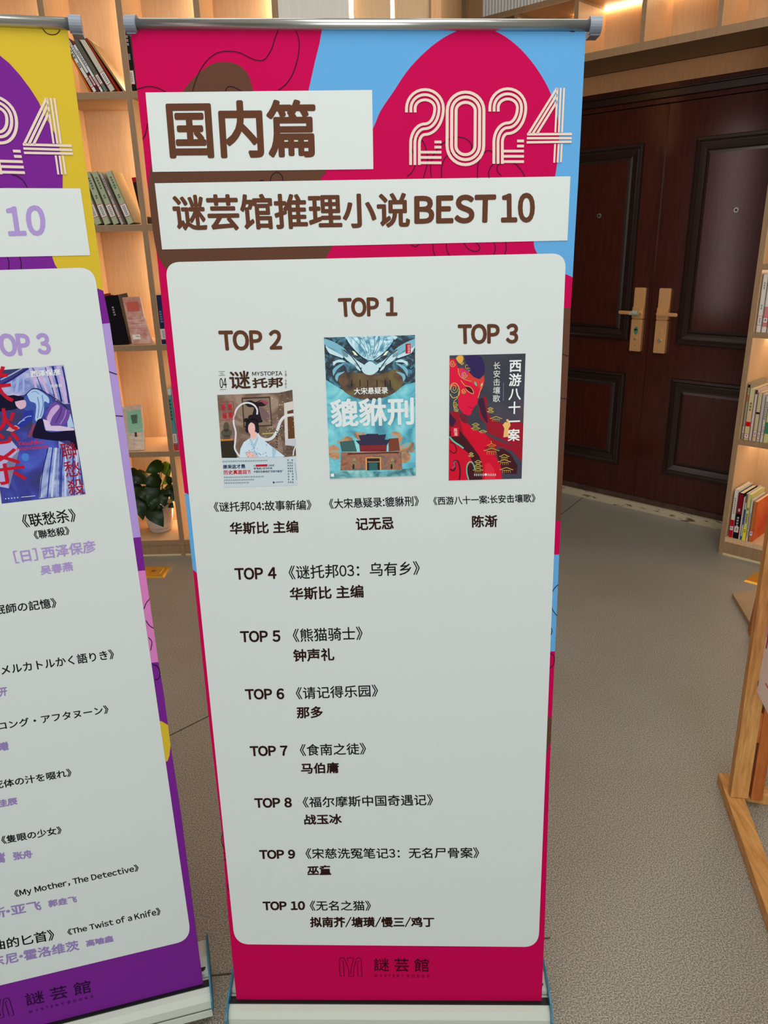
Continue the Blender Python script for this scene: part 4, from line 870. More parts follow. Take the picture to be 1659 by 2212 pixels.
a.poly([(545, 1620), (640, 1640), (660, 1702), (560, 1702)], rb2, 10.2); a.poly([(820, 1580), (870, 1620), (850, 1698), (820, 1698)], rb2, 10.2); a.poly([(505, 1640), (560, 1630), (650, 1690), (620, 1702), (520, 1702)], skin, 10.4)
a.poly([(560, 1400), (640, 1395), (640, 1450), (600, 1500), (560, 1460)], skin, 10.4); a.poly([(560, 1460), (600, 1545), (645, 1450), (655, 1480), (600, 1620), (545, 1480)], rb2, 10.5)
a.poly([(500, 1390), (505, 1290), (545, 1245), (600, 1235), (650, 1270), (662, 1400), (625, 1395), (615, 1320), (570, 1285), (530, 1330), (535, 1410)], bk_, 10.8, sm=True)
a.ell(575, 1355, 42, 72, skin, 10.6); a.ell(580, 1225, 48, 34, bk_, 10.8); a.ell(515, 1258, 34, 26, bk_, 10.8); a.ell(655, 1258, 34, 26, bk_, 10.8)
for k in range(26):
    r = random.Random(k); x = 470 + r.random() * 300; y = 1520 + r.random() * 170; a.stroke([(x, y), (x + r.uniform(-8, 10), y + r.uniform(6, 18))], 5, ink(60, 66, 84), 10.8, sm=False)
for k in range(70):
    r = random.Random(k + 99); x = 740 + r.random() * 340; y = 930 + r.random() * 740; a.ell(x, y, r.uniform(2, 6), r.uniform(2, 6), ink(214, 200, 180), 11, n=6)
for k in range(7): a.stroke([(860 + (k % 2) * 12, 1380 + k * 32), (885, 1395 + k * 32)], 8, BLACK, 11, sm=False)
red = ink(186, 26, 44)
a.stroke([(190, 1045), (355, 1035), (372, 1245), (208, 1258)], 8, red, 11, sm=False, closed=True)
text(a, '新', [(212, 1065), (262, 1062), (268, 1142), (220, 1146)], red, 11, .3, copies=4); text(a, '故', [(285, 1060), (342, 1056), (348, 1138), (292, 1142)], red, 11, .3, copies=4)
text(a, '编', [(222, 1162), (272, 1160), (278, 1238), (228, 1242)], red, 11, .3, copies=4); text(a, '事', [(292, 1158), (345, 1155), (350, 1236), (298, 1240)], red, 11, .3, copies=4)
nv = ink(40, 52, 84)
text(a, '原来这才是', [(230, 1790), (498, 1782), (502, 1832), (234, 1840)], nv, 9, .35, copies=5); text(a, '历史真面目?!', [(238, 1855), (558, 1848), (562, 1900), (240, 1908)], red, 9, .3, copies=5)
for s_t, q in (('以', [(598, 1792), (614, 1792), (615, 1812), (599, 1812)]), ('之形式', [(768, 1788), (845, 1785), (846, 1808), (769, 1811)]), ('借"推理小说"的外壳', [(598, 1822), (820, 1818), (822, 1843), (599, 1848)]), ('中国历史真相的"另类可能性"', [(598, 1858), (948, 1852), (950, 1880), (600, 1886)])): text(a, s_t, q, nv, 9, .12, copies=3)
a.poly([(622, 1788), (762, 1783), (764, 1810), (623, 1814)], red, 9)
for y0, x0, x1 in ((1752, 228, 760), (1942, 245, 720), (1976, 247, 600), (2010, 250, 540)):
    x = x0; r = random.Random(y0)
    while x < x1:
        yy = y0 - (x - x0) * .022; a.stroke([(x, yy - 6), (x + 12, yy - 6)], 3, nv, 9, sm=False); a.stroke([(x, yy + 2), (x + 13, yy + 2)], 3, nv, 9, sm=False); a.stroke([(x + r.uniform(2, 10), yy - 10), (x + r.uniform(2, 10), yy + 9)], 3, nv, 9, sm=False); x += 20
for k in range(9):
    y0 = 1735 + k * 33
    for x in ((1000, 1050) if k in (0, 5, 6, 7) else (1000, 1024, 1048)): a.stroke([(x + k, y0 - 6), (x + k + 18, y0 - 6)], 4, nv, 9, sm=False); a.stroke([(x + k, y0 + 4), (x + k + 18, y0 + 4)], 4, nv, 9, sm=False); a.stroke([(x + k + 9, y0 - 11), (x + k + 9, y0 + 10)], 4, nv, 9, sm=False)
for k in range(12): a.stroke([(1088 + k * 1.6, 1775 + k * 17), (1098 + k * 1.6, 1780 + k * 17)], 5, nv, 9, sm=False)
a.poly([(828, 1990), (846, 1989), (848, 2012), (830, 2013)], nv, 9); a.stroke([(858, 1998), (952, 1993)], 8, ink(110, 122, 140), 9, sm=False)
a.build('cover_picture', prM)
# right cover: red mask over a night palace
a = art(crop=(940, 740, 6.704)); a.clip = [(208, 185), (1308, 158), (1250, 1968), (195, 1995)]
night = noisy('night_swirl', (30, 28, 46), (40, 40, 60), (66, 44, 60), 16)
rd = ink(200, 20, 48); rdd = ink(150, 26, 44); mar = ink(66, 26, 34); gold = ink(196, 170, 90); mint = ink(80, 190, 160)
a.poly([(208, 185), (1308, 158), (1250, 1968), (195, 1995)], night, 8)
a.poly([(208, 1000), (330, 1000), (480, 1180), (560, 1260), (720, 1310), (860, 1400), (1080, 1480), (1262, 1600), (1255, 1720), (1100, 1560), (900, 1500), (880, 1640), (960, 1800), (965, 1975), (198, 1995)], rdd, 8.6)
a.poly([(630, 860), (700, 780), (745, 820), (760, 1000), (840, 1110), (960, 1160), (1120, 1150), (1270, 1200), (1262, 1700), (1120, 1500), (900, 1370), (760, 1300), (740, 1180), (650, 1080)], rdd, 8.8, sm=True)
a.poly([(620, 830), (690, 800), (720, 900), (760, 1160), (680, 1060), (640, 940)], ink(60, 34, 56), 9.2, sm=True)
a.poly([(350, 1080), (480, 1180), (560, 1260), (720, 1320), (840, 1460), (700, 1520), (850, 1600), (940, 1760), (965, 1975), (690, 1985), (680, 1750), (560, 1520), (400, 1300)], rd, 9, sm=False)
a.poly([(210, 1280), (340, 1250), (480, 1430), (640, 1640), (685, 1800), (680, 1985), (600, 1985), (560, 1780), (420, 1560), (330, 1460), (205, 1400)], mar, 9.2)
a.poly([(205, 1390), (330, 1480), (470, 1590), (560, 1760), (600, 1985), (198, 1995)], rd, 9.6)
a.poly([(450, 1830), (500, 1740), (550, 1760), (600, 1900), (600, 1985), (480, 1988), (455, 1900)], mar, 10); a.stroke([(485, 1985), (458, 1880), (462, 1780), (500, 1725), (545, 1745), (575, 1830)], 16, mint, 10.2)
a.stroke([(205, 1360), (270, 1430), (360, 1490), (410, 1530)], 22, mint, 10.2); a.stroke([(210, 1560), (270, 1600), (310, 1560), (280, 1470), (220, 1440)], 14, mar, 10.2); a.stroke([(215, 1830), (270, 1850), (290, 1780), (270, 1720), (330, 1720), (360, 1850), (350, 1985)], 22, mar, 10.2); a.stroke([(240, 1810), (285, 1790), (272, 1730), (310, 1715)], 14, ink(130, 96, 120), 10.3)
a.poly([(400, 1000), (470, 1080), (470, 1160), (400, 1150), (350, 1060)], ink(100, 40, 52), 9.8, sm=True); a.poly([(210, 1010), (260, 1080), (300, 1130), (240, 1220), (205, 1150)], ink(60, 30, 60), 9.8, sm=True)
a.poly([(720, 1760), (780, 1730), (850, 1820), (870, 1978), (720, 1984)], ink(214, 40, 60), 10, sm=False); a.poly([(880, 1560), (980, 1530), (1100, 1620), (1190, 1780), (1180, 1900), (1000, 1900), (930, 1740)], mar, 9)
# mask face
a.poly([(208, 230), (290, 240), (330, 370), (400, 365), (480, 420), (560, 500), (640, 530), (705, 470), (712, 560), (690, 640), (650, 730), (620, 800), (605, 890), (575, 920), (560, 950), (530, 990), (520, 1040), (470, 1055), (400, 1020), (340, 940), (330, 850), (350, 700), (330, 640), (210, 640)], ink(212, 26, 62), 10.4)
a.poly([(330, 370), (400, 365), (480, 420), (560, 500), (640, 530), (705, 470), (712, 560), (690, 600), (660, 690), (600, 620), (480, 560), (380, 520), (320, 440)], ink(206, 60, 56), 10.6)
a.poly([(370, 400), (430, 390), (470, 440), (440, 520), (380, 500)], ink(206, 40, 110), 10.8, sm=True)
a.poly([(430, 620), (480, 630), (540, 680), (548, 730), (500, 715), (460, 680)], mar, 11); a.stroke([(370, 545), (430, 620), (500, 640), (545, 690), (550, 740), (490, 715), (440, 670)], 9, gold, 11.2)
a.poly([(690, 680), (668, 690), (640, 730), (660, 720)], mar, 11); a.stroke([(690, 600), (650, 700), (620, 800)], 8, gold, 11.2); a.stroke([(480, 930), (520, 945), (560, 945)], 8, ink(140, 10, 40), 11.2)
a.poly([(568, 555), (600, 590), (602, 635), (572, 605)], mint, 11.2); a.poly([(690, 570), (665, 600), (655, 640), (680, 615)], ink(190, 200, 150), 11.2)
for c, r in (((420, 465), 42), ((272, 660), 60), ((410, 700), 34), ((250, 300), 44), ((385, 290), 26), ((290, 890), 36), ((300, 960), 34)):
    a.stroke([(c[0] + r * (1 - k / 22) * math.cos(k * .55), c[1] + r * (1.25 - k / 20) * math.sin(k * .55)) for k in range(20)], 8, gold, 11.3, sm=False)
a.stroke([(215, 740), (260, 800), (340, 760), (345, 660), (300, 590), (240, 600), (215, 680)], 12, gold, 11.3); a.stroke([(345, 700), (320, 800), (270, 850), (270, 930), (330, 1000)], 9, gold, 11.3); a.stroke([(330, 370), (350, 470), (420, 530), (520, 560)], 7, gold, 11.3)
a.poly([(330, 190), (390, 188), (410, 240), (370, 300), (340, 290), (300, 230)], ink(220, 160, 70), 10.7, sm=True)
for x, y, r in ((455, 350, 18), (490, 390, 14)): a.stroke(arc(x, y, r, r * 1.6, 0, 330, 12), 6, gold, 11)
a.poly([(420, 190), (640, 186), (705, 300), (712, 430), (640, 525), (560, 490), (480, 410)], ink(52, 40, 84), 10.2, sm=True)
# palaces
def pagoda(x, y, w_, n, m=gold):
    for k in range(n):
        ww = w_ * (.55 + .45 * (k + 1) / n); yy = y + k * w_ * .42
        a.stroke([(x - ww / 2, yy), (x - ww / 2 + 8, yy + 8), (x - ww * .2, yy - w_ * .06), (x, yy - w_ * .12), (x + ww * .2, yy - w_ * .06), (x + ww / 2 - 8, yy + 8), (x + ww / 2, yy)], 9, m, 11)
        a.stroke([(x - ww * .3, yy + w_ * .1), (x + ww * .3, yy + w_ * .1)], 6, m, 11, sm=False)
        for j in range(5): a.stroke([(x - ww * .3 + j * ww * .15, yy + w_ * .06), (x - ww * .3 + j * ww * .15, yy + w_ * .3)], 4, m, 11, sm=False)
pagoda(800, 950, 100, 2); pagoda(880, 1090, 170, 1); pagoda(585, 1180, 130, 2); pagoda(690, 1280, 110, 1); pagoda(815, 1480, 130, 1, ink(220, 130, 60)); pagoda(815, 1555, 220, 1, ink(120, 180, 80)); pagoda(520, 1600, 80, 2); pagoda(620, 1720, 140, 3); pagoda(1000, 1640, 180, 2); pagoda(1030, 1830, 190, 1)
a.stroke([(810, 1420), (812, 1470)], 8, gold, 11, sm=False)
gf = ink(226, 176, 110); a.ell(1045, 1125, 18, 20, gf, 11.2); a.poly([(1010, 1150), (1080, 1150), (1090, 1200), (1060, 1250), (1065, 1360), (985, 1370), (1000, 1240), (975, 1190)], gf, 11.2)
a.poly([(228, 1225), (345, 1220), (348, 1355), (228, 1362)], rd, 11); text(a, '陈\n渐', [(272, 1240), (322, 1238), (324, 1348), (274, 1350)], wh, 11.4, lspace=.9)
text(a, '西\n游\n八\n十\n一\n案', [(1068, 255), (1255, 250), (1222, 1420), (1048, 1428)], wh, 11.6, .55, copies=6, lspace=1)
text(a, '长\n安\n击\n壤\n歌', [(842, 282), (945, 278), (938, 858), (832, 862)], ink(206, 206, 204), 11.6, .15, copies=4)
a.stroke([(990, 580), (985, 840)], 8, ink(120, 120, 130), 11, sm=False)
for x0, x1 in ((565, 700), (760, 875)):
    x = x0
    while x < x1: a.stroke([(x, 1905), (x + 14, 1905)], 5, wh, 11.8, sm=False); a.stroke([(x + 6, 1892), (x + 6, 1930)], 5, wh, 11.8, sm=False); a.stroke([(x, 1922), (x + 14, 1918)], 5, wh, 11.8, sm=False); x += 26
a.ell(732, 1908, 16, 18, wh, 11.8)
a.build('cover_picture', prM)

# ================================================================== PURPLE BANNER
pbr = on_floor(439, 2126, .08); yw = math.radians(15); uP = np.array([math.cos(yw), math.sin(yw), 0])
PV = Plane(pbr - uP * WB, uP, (0, 0, 1)); hV = np.array([-uP[1], uP[0], 0])
orgV = np.array([*(pbr - uP * WB / 2)[:2], 0])
def proj(P):
    c = M.T @ (np.array(P, float) - EYE); return CX - F * c[0] / c[2], CY + F * c[1] / c[2]
tlV = proj(PV.at(0, 1.675)); blV = proj(PV.at(0, 0))
ra, rb_ = PV.at(-.005, 1.672), PV.pt(153, 52)
rootV, prV = stand(PV, orgV, [blV, tlV] + RE_V[::-1], 'roll_up_banner', 'purple and yellow roll-up banner cut off by the left edge of the photo', rail=(ra, rb_, rsz))
av = lambda crop=(0, 0, 1), warp=None: art(PV, crop, orgV, warp)
def tmpl(x, y, dx=0, dy=0):
    u, v = PM.uv(x, y); q = proj(PV.at(u, v)); return q[0] + dx, q[1] + dy
a = av(); x0 = tlV[0]
a.poly([(tlV[0] + 250, tlV[1] - 10), (145, 56), (182, 329), (215, 560), (223, 628), (208, 622), (150, 600), (125, 582), (-200, 600), (-260, 300)], YEL, 1); a.build('colour_field', prV)
a = av((0, 0, 3.95)); a.poly([(-900, 900), (-700, 560), (-400, 380), (-200, 400), (0, 475), (80, 540), (170, 640), (260, 760), (330, 870), (380, 980), (430, 1070), (480, 1160), (505, 1250), (520, 1340), (535, 1480), (535, 1620), (500, 1900), (445, 2190), (470, 2260), (520, 2330), (500, 2420), (-900, 2400)], PURP, 2); a.build('colour_field', prV)
for y0, y1, m in ((698, 1160, LILAC), (1232, 1430, PINK)): band(PV, orgV, prV, RE_V, y0, y1, m, dy=6)
a = av(); a.poly([(330, 1556), (349, 1558)] + [(on_edge(RE_V, y), y) for y in (1566, 1590, 1609)] + [(366, 1632), (362, 1644), (340, 1650)], YEL, 1); a.build('colour_band', prV)
a = av(); a.poly([tmpl(334.5, 396, 0, 5), (174, 407), (195, 551.4), tmpl(350.5, 539, 0, 6)], VINYL, 6); a.build('title_box', prV)
tlc = proj(PV.at(*[PM.uv(357, 566.5)[0], PV.uv(190, 577)[1]])); blc = proj(PV.at(PM.uv(507.5, 2039)[0], PV.uv(405, 2031)[1]))
a = av(); a.poly(rounded(tlc, (203, 577.5), (413.5, 2029), blc, 30), VINYL, 6); a.build('card', prV)
a = av((0, 0, 3.95)); lines(a, 7, [[(365, 248), (400, 285), (450, 297), (490, 285), (515, 252)], [(100, 1490), (150, 1505), (200, 1545), (240, 1612)], [(62, 2190), (76, 2240), (74, 2300)], [(168, 2185), (180, 2240), (180, 2300)], [(-60, 1590), (0, 1600), (60, 1612)]]).build('line_drawing', prV)
a = av((200, 540, 3.073)); lines(a, 6, [[(106, 806), (162, 826)], [(150, 1099), (202, 1104)]], layer=5).build('line_drawing', prV)
a = av((0, 1080, 4.1475)); lines(a, 7, [[(1342, 883), (1308, 925), (1290, 975)], [(1308, 1080), (1340, 1125), (1378, 1149)], [(1330, 1230), (1360, 1270), (1350, 1345)], [(1368, 1473), (1410, 1490), (1435, 1550), (1420, 1600), (1388, 1607)]], layer=5).build('line_drawing', prV)
a = av((860, 180, 4.1475), warp=lambda x, y: tmpl(x, y, 3, 6)); year(a, CREAM).build('lettering', prV)
TV = lambda body, quad, m, bold, **k: T(body, quad, m, bold, P=PV, pr=prV, org=orgV, **k)
TV('10', [(8, 446), (95, 442.5), (101, 509), (19, 511)], LILT, 2.4, copies=12, res=4)
q3 = [tmpl(988.5, 700, 0, -10), (105, 719), (112, 765), tmpl(990, 744, 0, -3)]
TV('TOP 3', q3, LILT, 2.4, copies=10, res=4)
for s_t, q in (('《联愁杀》', [(44, 1111.5), (160, 1097.5), (166.5, 1126), (52, 1140)]), ('《聯愁殺》', [(71, 1146.3), (147.6, 1136), (152, 1154.3), (75.2, 1165)]), ('眠師の記憶》', [(-13, 1307.9), (119.4, 1290.3), (124.2, 1311.5), (-11, 1328.4)]),
               ('メルカトルかく語りき》', [(0, 1436.9), (243.5, 1401.4), (248.3, 1422.4), (4, 1458)]), ('ロング・アフタヌーン》', [(-6, 1559.5), (232.4, 1521.9), (236, 1540.2), (-2, 1577.2)]), ('死体の汁を啜れ》', [(-16.6, 1687.8), (152.6, 1658.8), (156.2, 1676.2), (-13.7, 1705)]),
               ('《隻眼の少女》', [(.7, 1806), (131.6, 1783.3), (134.5, 1799.9), (5, 1823)]), ('《My Mother, The Detective》', [(29, 1922.5), (297.8, 1865.5), (301.5, 1883), (33, 1940)]), ('曲的匕首》', [(-16.9, 2031.7), (114.5, 2005.9), (119.4, 2029.3), (-13.3, 2054)]),
               ('《The Twist of a Knife》', [(144.2, 2006.4), (344.8, 1958.6), (348.4, 1975), (147, 2020)])):
    TV(s_t, q, BLACK, .35, copies=5)
for s_t, q in (('[日] 西泽保彦', [(27, 1189.7), (205, 1165.6), (207.8, 1192), (33.7, 1217)]), ('吴春燕', [(86.3, 1222.3), (156.2, 1212), (159, 1232.4), (88.7, 1242)]), ('开', [(-2, 1485.8), (15, 1483), (16.4, 1501.5), (-.7, 1504.8)]), ('曦', [(-2, 1604), (17.5, 1600), (19.5, 1619), (0, 1623)]),
               ('佳辰', [(-7.2, 1727.6), (36.9, 1721), (38.8, 1737), (-5.8, 1745)]), ('嵩', [(-8.7, 1842.6), (10.4, 1839.7), (12.3, 1862), (-7.2, 1865)]), ('张舟', [(27.2, 1840.4), (69.4, 1833.8), (70.9, 1852.7), (29.7, 1857.8)]), ('斯·亚飞', [(-23, 1964), (87.3, 1943), (90.4, 1965.4), (-19, 1986)]),
               ('郭垚飞', [(103.2, 1944.2), (165.9, 1933.6), (166.8, 1948.5), (104.9, 1959.8)]), ('东尼·霍洛维茨', [(-21.7, 2066), (168.8, 2029.5), (172.4, 2051.2), (-18, 2089)]), ('高喻鑫', [(184.4, 2030.5), (244, 2018.9), (246, 2032.9), (186.9, 2045)])):
    TV(s_t, q, LILT if q[0][1] < 1400 else ink(142, 122, 176), .65, copies=6)
LOGV = ink(40, 14, 52)
TV('謎芸館', [(52.7, 2146.5), (194, 2115.5), (197.4, 2143.2), (58.2, 2172.9)], LOGV, 0, space=1.25)
TV('MYSTERY BOOKS', [(62.4, 2182.6), (200.2, 2148.8), (201.5, 2154.3), (63.8, 2188)], LOGV, 0, space=1.8)
def lw(x, y):
    s = (x - 732.5) / 49.5; t = (y - 2068) / 40.5; q = [np.array(p, float) for p in ((-37, 2166), (21, 2153), (30, 2192), (-27, 2205))]
    return tuple((1 - s) * (1 - t) * q[0] + s * (1 - t) * q[1] + s * t * q[2] + (1 - s) * t * q[3])
a = av((700, 2050, 6.38), warp=lw)
for p in LOGOP: a.stroke(p, 7, LOGV, 8, sm=False)
a.build('emblem', prV)
# purple banner cover: a figure slumped on a chair before curtains
a = av((0, 760, 6.146)); a.clip = [(-210, 260), (848, 172), (1137, 1886), (25, 2013)]; db = ink(34, 34, 112); bl2 = ink(40, 52, 150); lb_ = ink(150, 166, 214); pk = ink(192, 166, 204); nb = ink(20, 16, 44)
a.poly([(-210, 260), (848, 172), (1137, 1886), (25, 2013)], noisy('indigo_wash', (18, 20, 84), (28, 32, 136), (60, 80, 190), 12), 8)
a.poly([(20, 440), (220, 320), (400, 200), (848, 172), (925, 690), (830, 690), (700, 600), (560, 500), (420, 490), (330, 570), (180, 590), (20, 560)], noisy('curtain_blue', (60, 66, 150), (130, 140, 200), (190, 176, 214), 26), 8.6)
for x0, y0, x1, y1, wd, m in ((400, 220, 480, 480, 26, pk), (480, 215, 640, 560, 30, pk), (560, 205, 700, 560, 20, lb_), (630, 200, 760, 640, 34, pk), (700, 195, 820, 660, 24, db), (770, 190, 880, 690, 40, pk), (830, 190, 915, 680, 18, db), (240, 330, 210, 560, 40, lb_), (310, 300, 310, 540, 26, lb_), (150, 380, 120, 560, 30, lb_), (430, 200, 560, 500, 10, db), (600, 205, 730, 600, 10, db)):
    a.stroke([(x0, y0), ((x0 + x1) / 2 + 6, (y0 + y1) / 2), (x1, y1)], wd, m, 9)
a.stroke([(10, 440), (160, 360), (380, 215)], 26, db, 9.2); a.stroke([(10, 370), (150, 300), (300, 215)], 16, lb_, 9.1)
a.poly([(-40, 540), (60, 590), (180, 570), (330, 600), (350, 700), (200, 760), (-60, 800)], nb, 9.4)
a.poly([(320, 610), (420, 490), (520, 500), (640, 570), (700, 640), (680, 720), (600, 750), (560, 900), (500, 960), (430, 940), (450, 780), (330, 770)], ink(60, 80, 160), 9.6, sm=True); a.poly([(360, 560), (430, 500), (520, 510), (640, 600), (650, 680), (590, 660), (580, 800), (530, 900), (470, 900), (480, 700), (400, 650)], ink(166, 190, 222), 9.8, sm=True); lines_ = [a.stroke(p, w_, m_, 9.9) for p, w_, m_ in (([(500, 600), (520, 720), (500, 880)], 12, ink(90, 120, 190)), ([(560, 570), (575, 700), (540, 860)], 12, ink(90, 120, 190)), ([(420, 540), (470, 520), (520, 560)], 10, ink(110, 140, 200)), ([(330, 580), (430, 492), (520, 495), (640, 560), (800, 660), (930, 790)], 9, nb))]
a.poly([(200, 660), (330, 640), (345, 720), (280, 760), (220, 720)], ink(206, 170, 190), 9.8, sm=True)
a.poly([(320, 790), (430, 780), (430, 900), (270, 1010), (215, 970), (290, 880)], bl2, 9.9, sm=True); a.stroke([(300, 900), (360, 860), (420, 850)], 10, lb_, 9.95); a.stroke([(240, 960), (280, 920), (330, 900)], 14, lb_, 9.95); a.poly([(215, 970), (270, 1010), (160, 1060), (80, 1040), (130, 990)], ink(190, 140, 150), 10); a.poly([(440, 950), (480, 960), (440, 1100), (390, 1140), (370, 1120), (410, 1030)], ink(130, 60, 90), 10)
a.poly([(600, 880), (640, 760), (720, 660), (800, 700), (900, 760), (935, 800), (880, 950), (760, 990), (660, 960)], ink(104, 70, 150), 10, sm=True); a.poly([(620, 880), (680, 760), (760, 700), (790, 740), (700, 860), (660, 950)], ink(190, 156, 206), 10.2, sm=True); a.stroke([(820, 720), (800, 820), (740, 940)], 10, ink(70, 40, 110), 10.3); a.stroke([(880, 770), (860, 860), (800, 960)], 12, ink(160, 130, 196), 10.3)
a.poly([(570, 890), (640, 910), (680, 980), (800, 980), (985, 1010), (985, 1040), (760, 1050), (610, 1040)], ink(206, 184, 214), 10.4); a.poly([(500, 900), (570, 890), (610, 1045), (800, 1060), (990, 1035), (1030, 1280), (960, 1290), (930, 1180), (780, 1180), (520, 1150), (430, 1110)], nb, 10.3, sm=True)
a.poly([(880, 760), (930, 800), (985, 1000), (900, 1000)], ink(170, 190, 216), 9.5)
a.poly([(-40, 1190), (160, 1180), (260, 1300), (160, 1500), (60, 1500), (220, 1440), (120, 1810), (-40, 1780)], ink(170, 166, 210), 9.4)
a.poly([(620, 1260), (640, 1300), (540, 1680), (520, 1940), (900, 1915), (1137, 1886), (1040, 1300), (780, 1180), (780, 1280)], noisy('drape_light', (70, 80, 160), (130, 146, 200), (176, 186, 220), 16), 9.2)
for k in range(9): a.stroke([(660 + k * 44, 1270), (610 + k * 52, 1600), (570 + k * 60, 1925)], 9 + k % 3 * 8, (lb_, bl2, ink(190, 196, 226))[k % 3], 9.5)
for p in ([(640, 1260), (560, 1640), (530, 1930)], [(800, 1280), (800, 1600), (790, 1920)], [(1040, 1280), (1080, 1600), (1100, 1890)]): a.stroke(p, 12, db, 9.6)
a.poly([(300, 1350), (370, 1350), (385, 1420), (340, 1450), (290, 1410)], ink(70, 120, 200), 10, sm=True)
rc = ink(184, 22, 44)
text(a, '联愁杀'.replace('', '\n').strip(), [(-420, 230), (110, 180), (370, 1720), (-170, 1790)], rc, 11, .5, copies=5)
text(a, '聯\n愁\n殺', [(790, 1215), (1000, 1190), (1135, 1880), (920, 1905)], ink(150, 24, 46), 11, .25, copies=4)
text(a, '西泽保彦', [(400, 250), (800, 225), (812, 308), (412, 335)], wh, 11, .3, copies=4); text(a, 'Yasuhiko', [(235, 1185), (575, 1165), (580, 1215), (240, 1245)], ink(200, 40, 70), 11, .2, copies=4); text(a, 'Nishizawa', [(225, 1265), (635, 1225), (640, 1275), (230, 1310)], ink(200, 40, 70), 11, .2, copies=4)
text(a, '吴春燕', [(670, 432), (820, 422), (825, 465), (675, 475)], wh, 11); text(a, '[日]', [(330, 290), (385, 286), (390, 340), (335, 345)], wh, 11)
for k in range(5): a.stroke([(70 + k * 40, 1948 - k * 4), (84 + k * 40, 1946 - k * 4)], 12, wh, 11, sm=False)
a.stroke([(285, 1925), (470, 1908)], 6, wh, 11, sm=False)
a.build('cover_picture', prV)

# ================================================================== WOODEN SIGN STAND (right edge)
ef = unit([.187, .98, 0]); ex_ = np.array([ef[1], -ef[0], 0]); Z = np.array([0, 0, 1.0])
eb = on_floor(1596, 1724, .035)
es = thing('sign_stand', 'pine wooden sign stand with splayed feet at the right edge', 'sign stand', (eb[0], eb[1], 0)); EO = np.array([eb[0], eb[1], 0])
YE = eb[1]
b0 = on_y(1597, 1724, YE); t0_ = on_y(1673, 1215, YE); up_ = t0_ - b0; up_ = up_ / up_[2]
MB().prism(b0, b0 + up_ * 1.25, -ef, .047, .05, PINE).build('post', es, EO, bevel=.0015) if False else None
mb = MB(); w0 = .0225; dd = ef * .03
pts = [b0 - ex_ * w0, b0 + ex_ * w0]; T_ = up_ * 1.2
v = [pts[0], pts[1], pts[1] + dd, pts[0] + dd]; v = v + [p + T_ for p in v]
mb.add(v, [(0, 3, 2, 1), (4, 5, 6, 7), (0, 1, 5, 4), (1, 2, 6, 5), (2, 3, 7, 6), (3, 0, 4, 7)], PINE); mb.build('post', es, EO, bevel=.0015)
f0, f1 = on_floor(1552, 1668, .035), None
fa = f0 + ex_ * .0225 ; fb = fa - ef * 1.25
MB().prism(fa + Z * -.018, fb + Z * -.018, Z, .046, .034, PINEY).build('foot', es, EO, bevel=.002)
c0 = eb + ef * .055 + ex_ * .0; c1 = c0 + unit(ex_ * 1 - ef * .12) * .75
MB().prism(np.array([c0[0], c0[1], .017]), np.array([c1[0], c1[1], .017]), Z, .04, .033, PINE).build('crossbar', es, EO, bevel=.002)
ORP = mat('stained_pine', (190, 108, 50), .45, noise=(160, 84, 36), nscale=7, stretch=(14, 14, 1.5), bump=.15)
r0 = on_floor(1631, 1722, .03); 
rt = r0 + up_ * 1.15
MB().prism(r0, rt, -ef, .03, .028, ORP).build('rear_post', es, EO, bevel=.0015)
h0 = on_y(1650, 1570, r0[1]); MB().prism(h0 - ex_ * .02, h0 + ex_ * .4, Z, .02, .09, ORP).build('rail', es, EO, bevel=.0015)
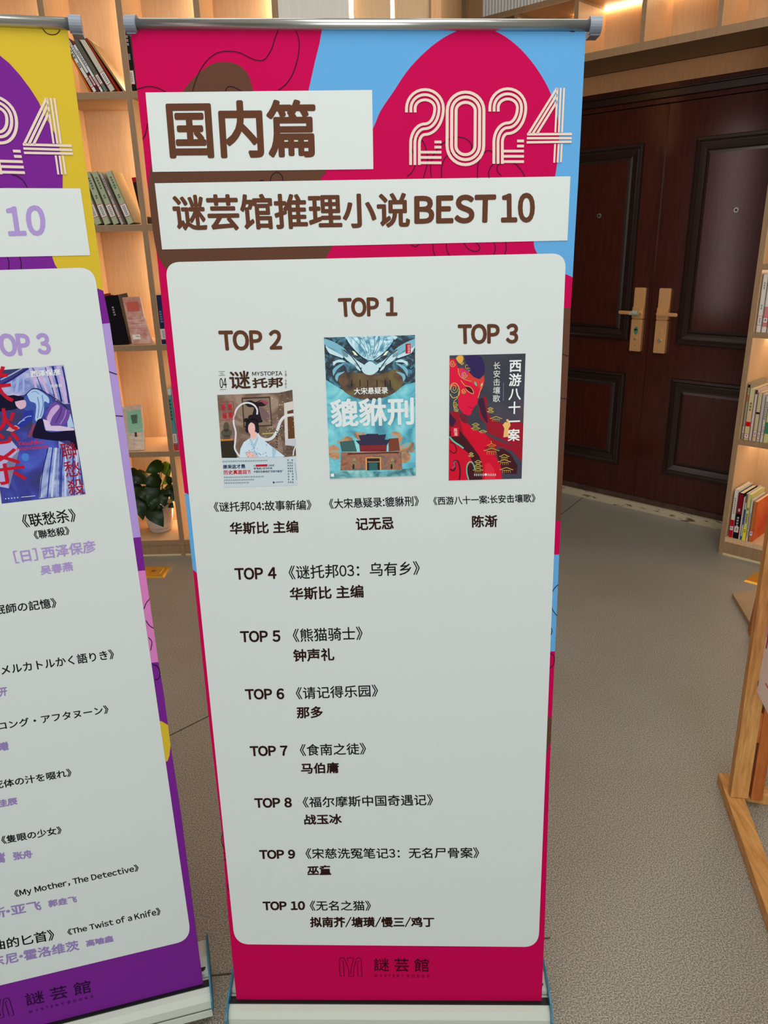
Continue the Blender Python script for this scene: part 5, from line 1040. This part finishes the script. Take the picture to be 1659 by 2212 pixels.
# poster board
Pe = Plane(b0 - ef * .004 + ex_ * .0, -ef, Z)
K0 = Pe.pt(1626, 1476); 
bd = thing('poster_board', 'white and pink poster board fixed to the pine stand at the right edge', 'poster', tuple(K0))
le = unit(Pe.pt(1648, 1345) - K0); 
def bp(a_, b_, off=0): return K0 - ef * a_ + le * b_ / le[2] + np.cross(-ef, Z) * off
nE = np.cross(-ef, Z)
if nE @ (EYE - K0) < 0: nE = -nE
def bq(a_, b_, off=0): return K0 - ef * a_ + le * (b_ / le[2]) + nE * off
PW, PH = .75, .62
c = [bq(0, 0), bq(PW, 0), bq(PW, PH), bq(0, PH)]; k = [p - nE * .005 for p in c]
MB().add(c + k, [(0, 1, 2, 3), (7, 6, 5, 4), (0, 4, 5, 1), (1, 5, 6, 2), (2, 6, 7, 3), (3, 7, 4, 0)], ink(242, 228, 222)).build('board', bd, K0)
mb = MB(); mb.face([bq(0.001, .16, .0004), bq(PW, .16, .0004), bq(PW, PH, .0004), bq(.001, PH, .0004)], ink(222, 172, 196)); mb.build('pink_field', bd, K0)
mb = MB(); mb.face([bq(.05, .135, .0008), bq(.058, .135, .0008), bq(.058, PH, .0008), bq(.05, PH, .0008)], ink(186, 40, 110)); mb.face([bq(.09, .055, .0008), bq(PW - .05, .055, .0008), bq(PW - .05, .059, .0008), bq(.09, .059, .0008)], ink(200, 60, 70)); mb.build('line_drawing', bd, K0)
mb = MB(); text_on([bq(.10, .10, .001), bq(.34, .10, .001), bq(.34, .066, .001), bq(.10, .066, .001)], nE, mb, '守护全', BLACK); mb.face([bq(.035, .018, .001), bq(.042, .018, .001), bq(.042, .034, .001), bq(.035, .034, .001)], BLACK); mb.build('lettering', bd, K0)
# loose board lying on the floor and the strut behind it
A, B_, D_ = on_floor(1582, 1281, .02), on_floor(1655, 1271, .02), on_floor(1628, 1358, .02); C_ = B_ + D_ - A
mb = MB(); top = [A, D_, C_, B_]; bot = [p - Z * .019 for p in top]
mb.add(top + bot, [(0, 1, 2, 3), (7, 6, 5, 4), (0, 4, 5, 1), (1, 5, 6, 2), (2, 6, 7, 3), (3, 7, 4, 0)], mat('cardboard', (176, 148, 112), .8, noise=(164, 136, 100), nscale=12))
tag(mb.build('loose_board', None, tuple(A * np.array([1, 1, 0]))), 'tan board lying flat on the floor behind the sign stand', 'board')
s0 = on_floor(1621, 1374, .0); s1 = on_y(1641, 1290, s0[1] - .05)
MB().prism(s0 + Z * .012, s0 + (s1 - s0) * 2.2, -ef, .018, .03, ORP).build('strut', es, EO, bevel=.001)
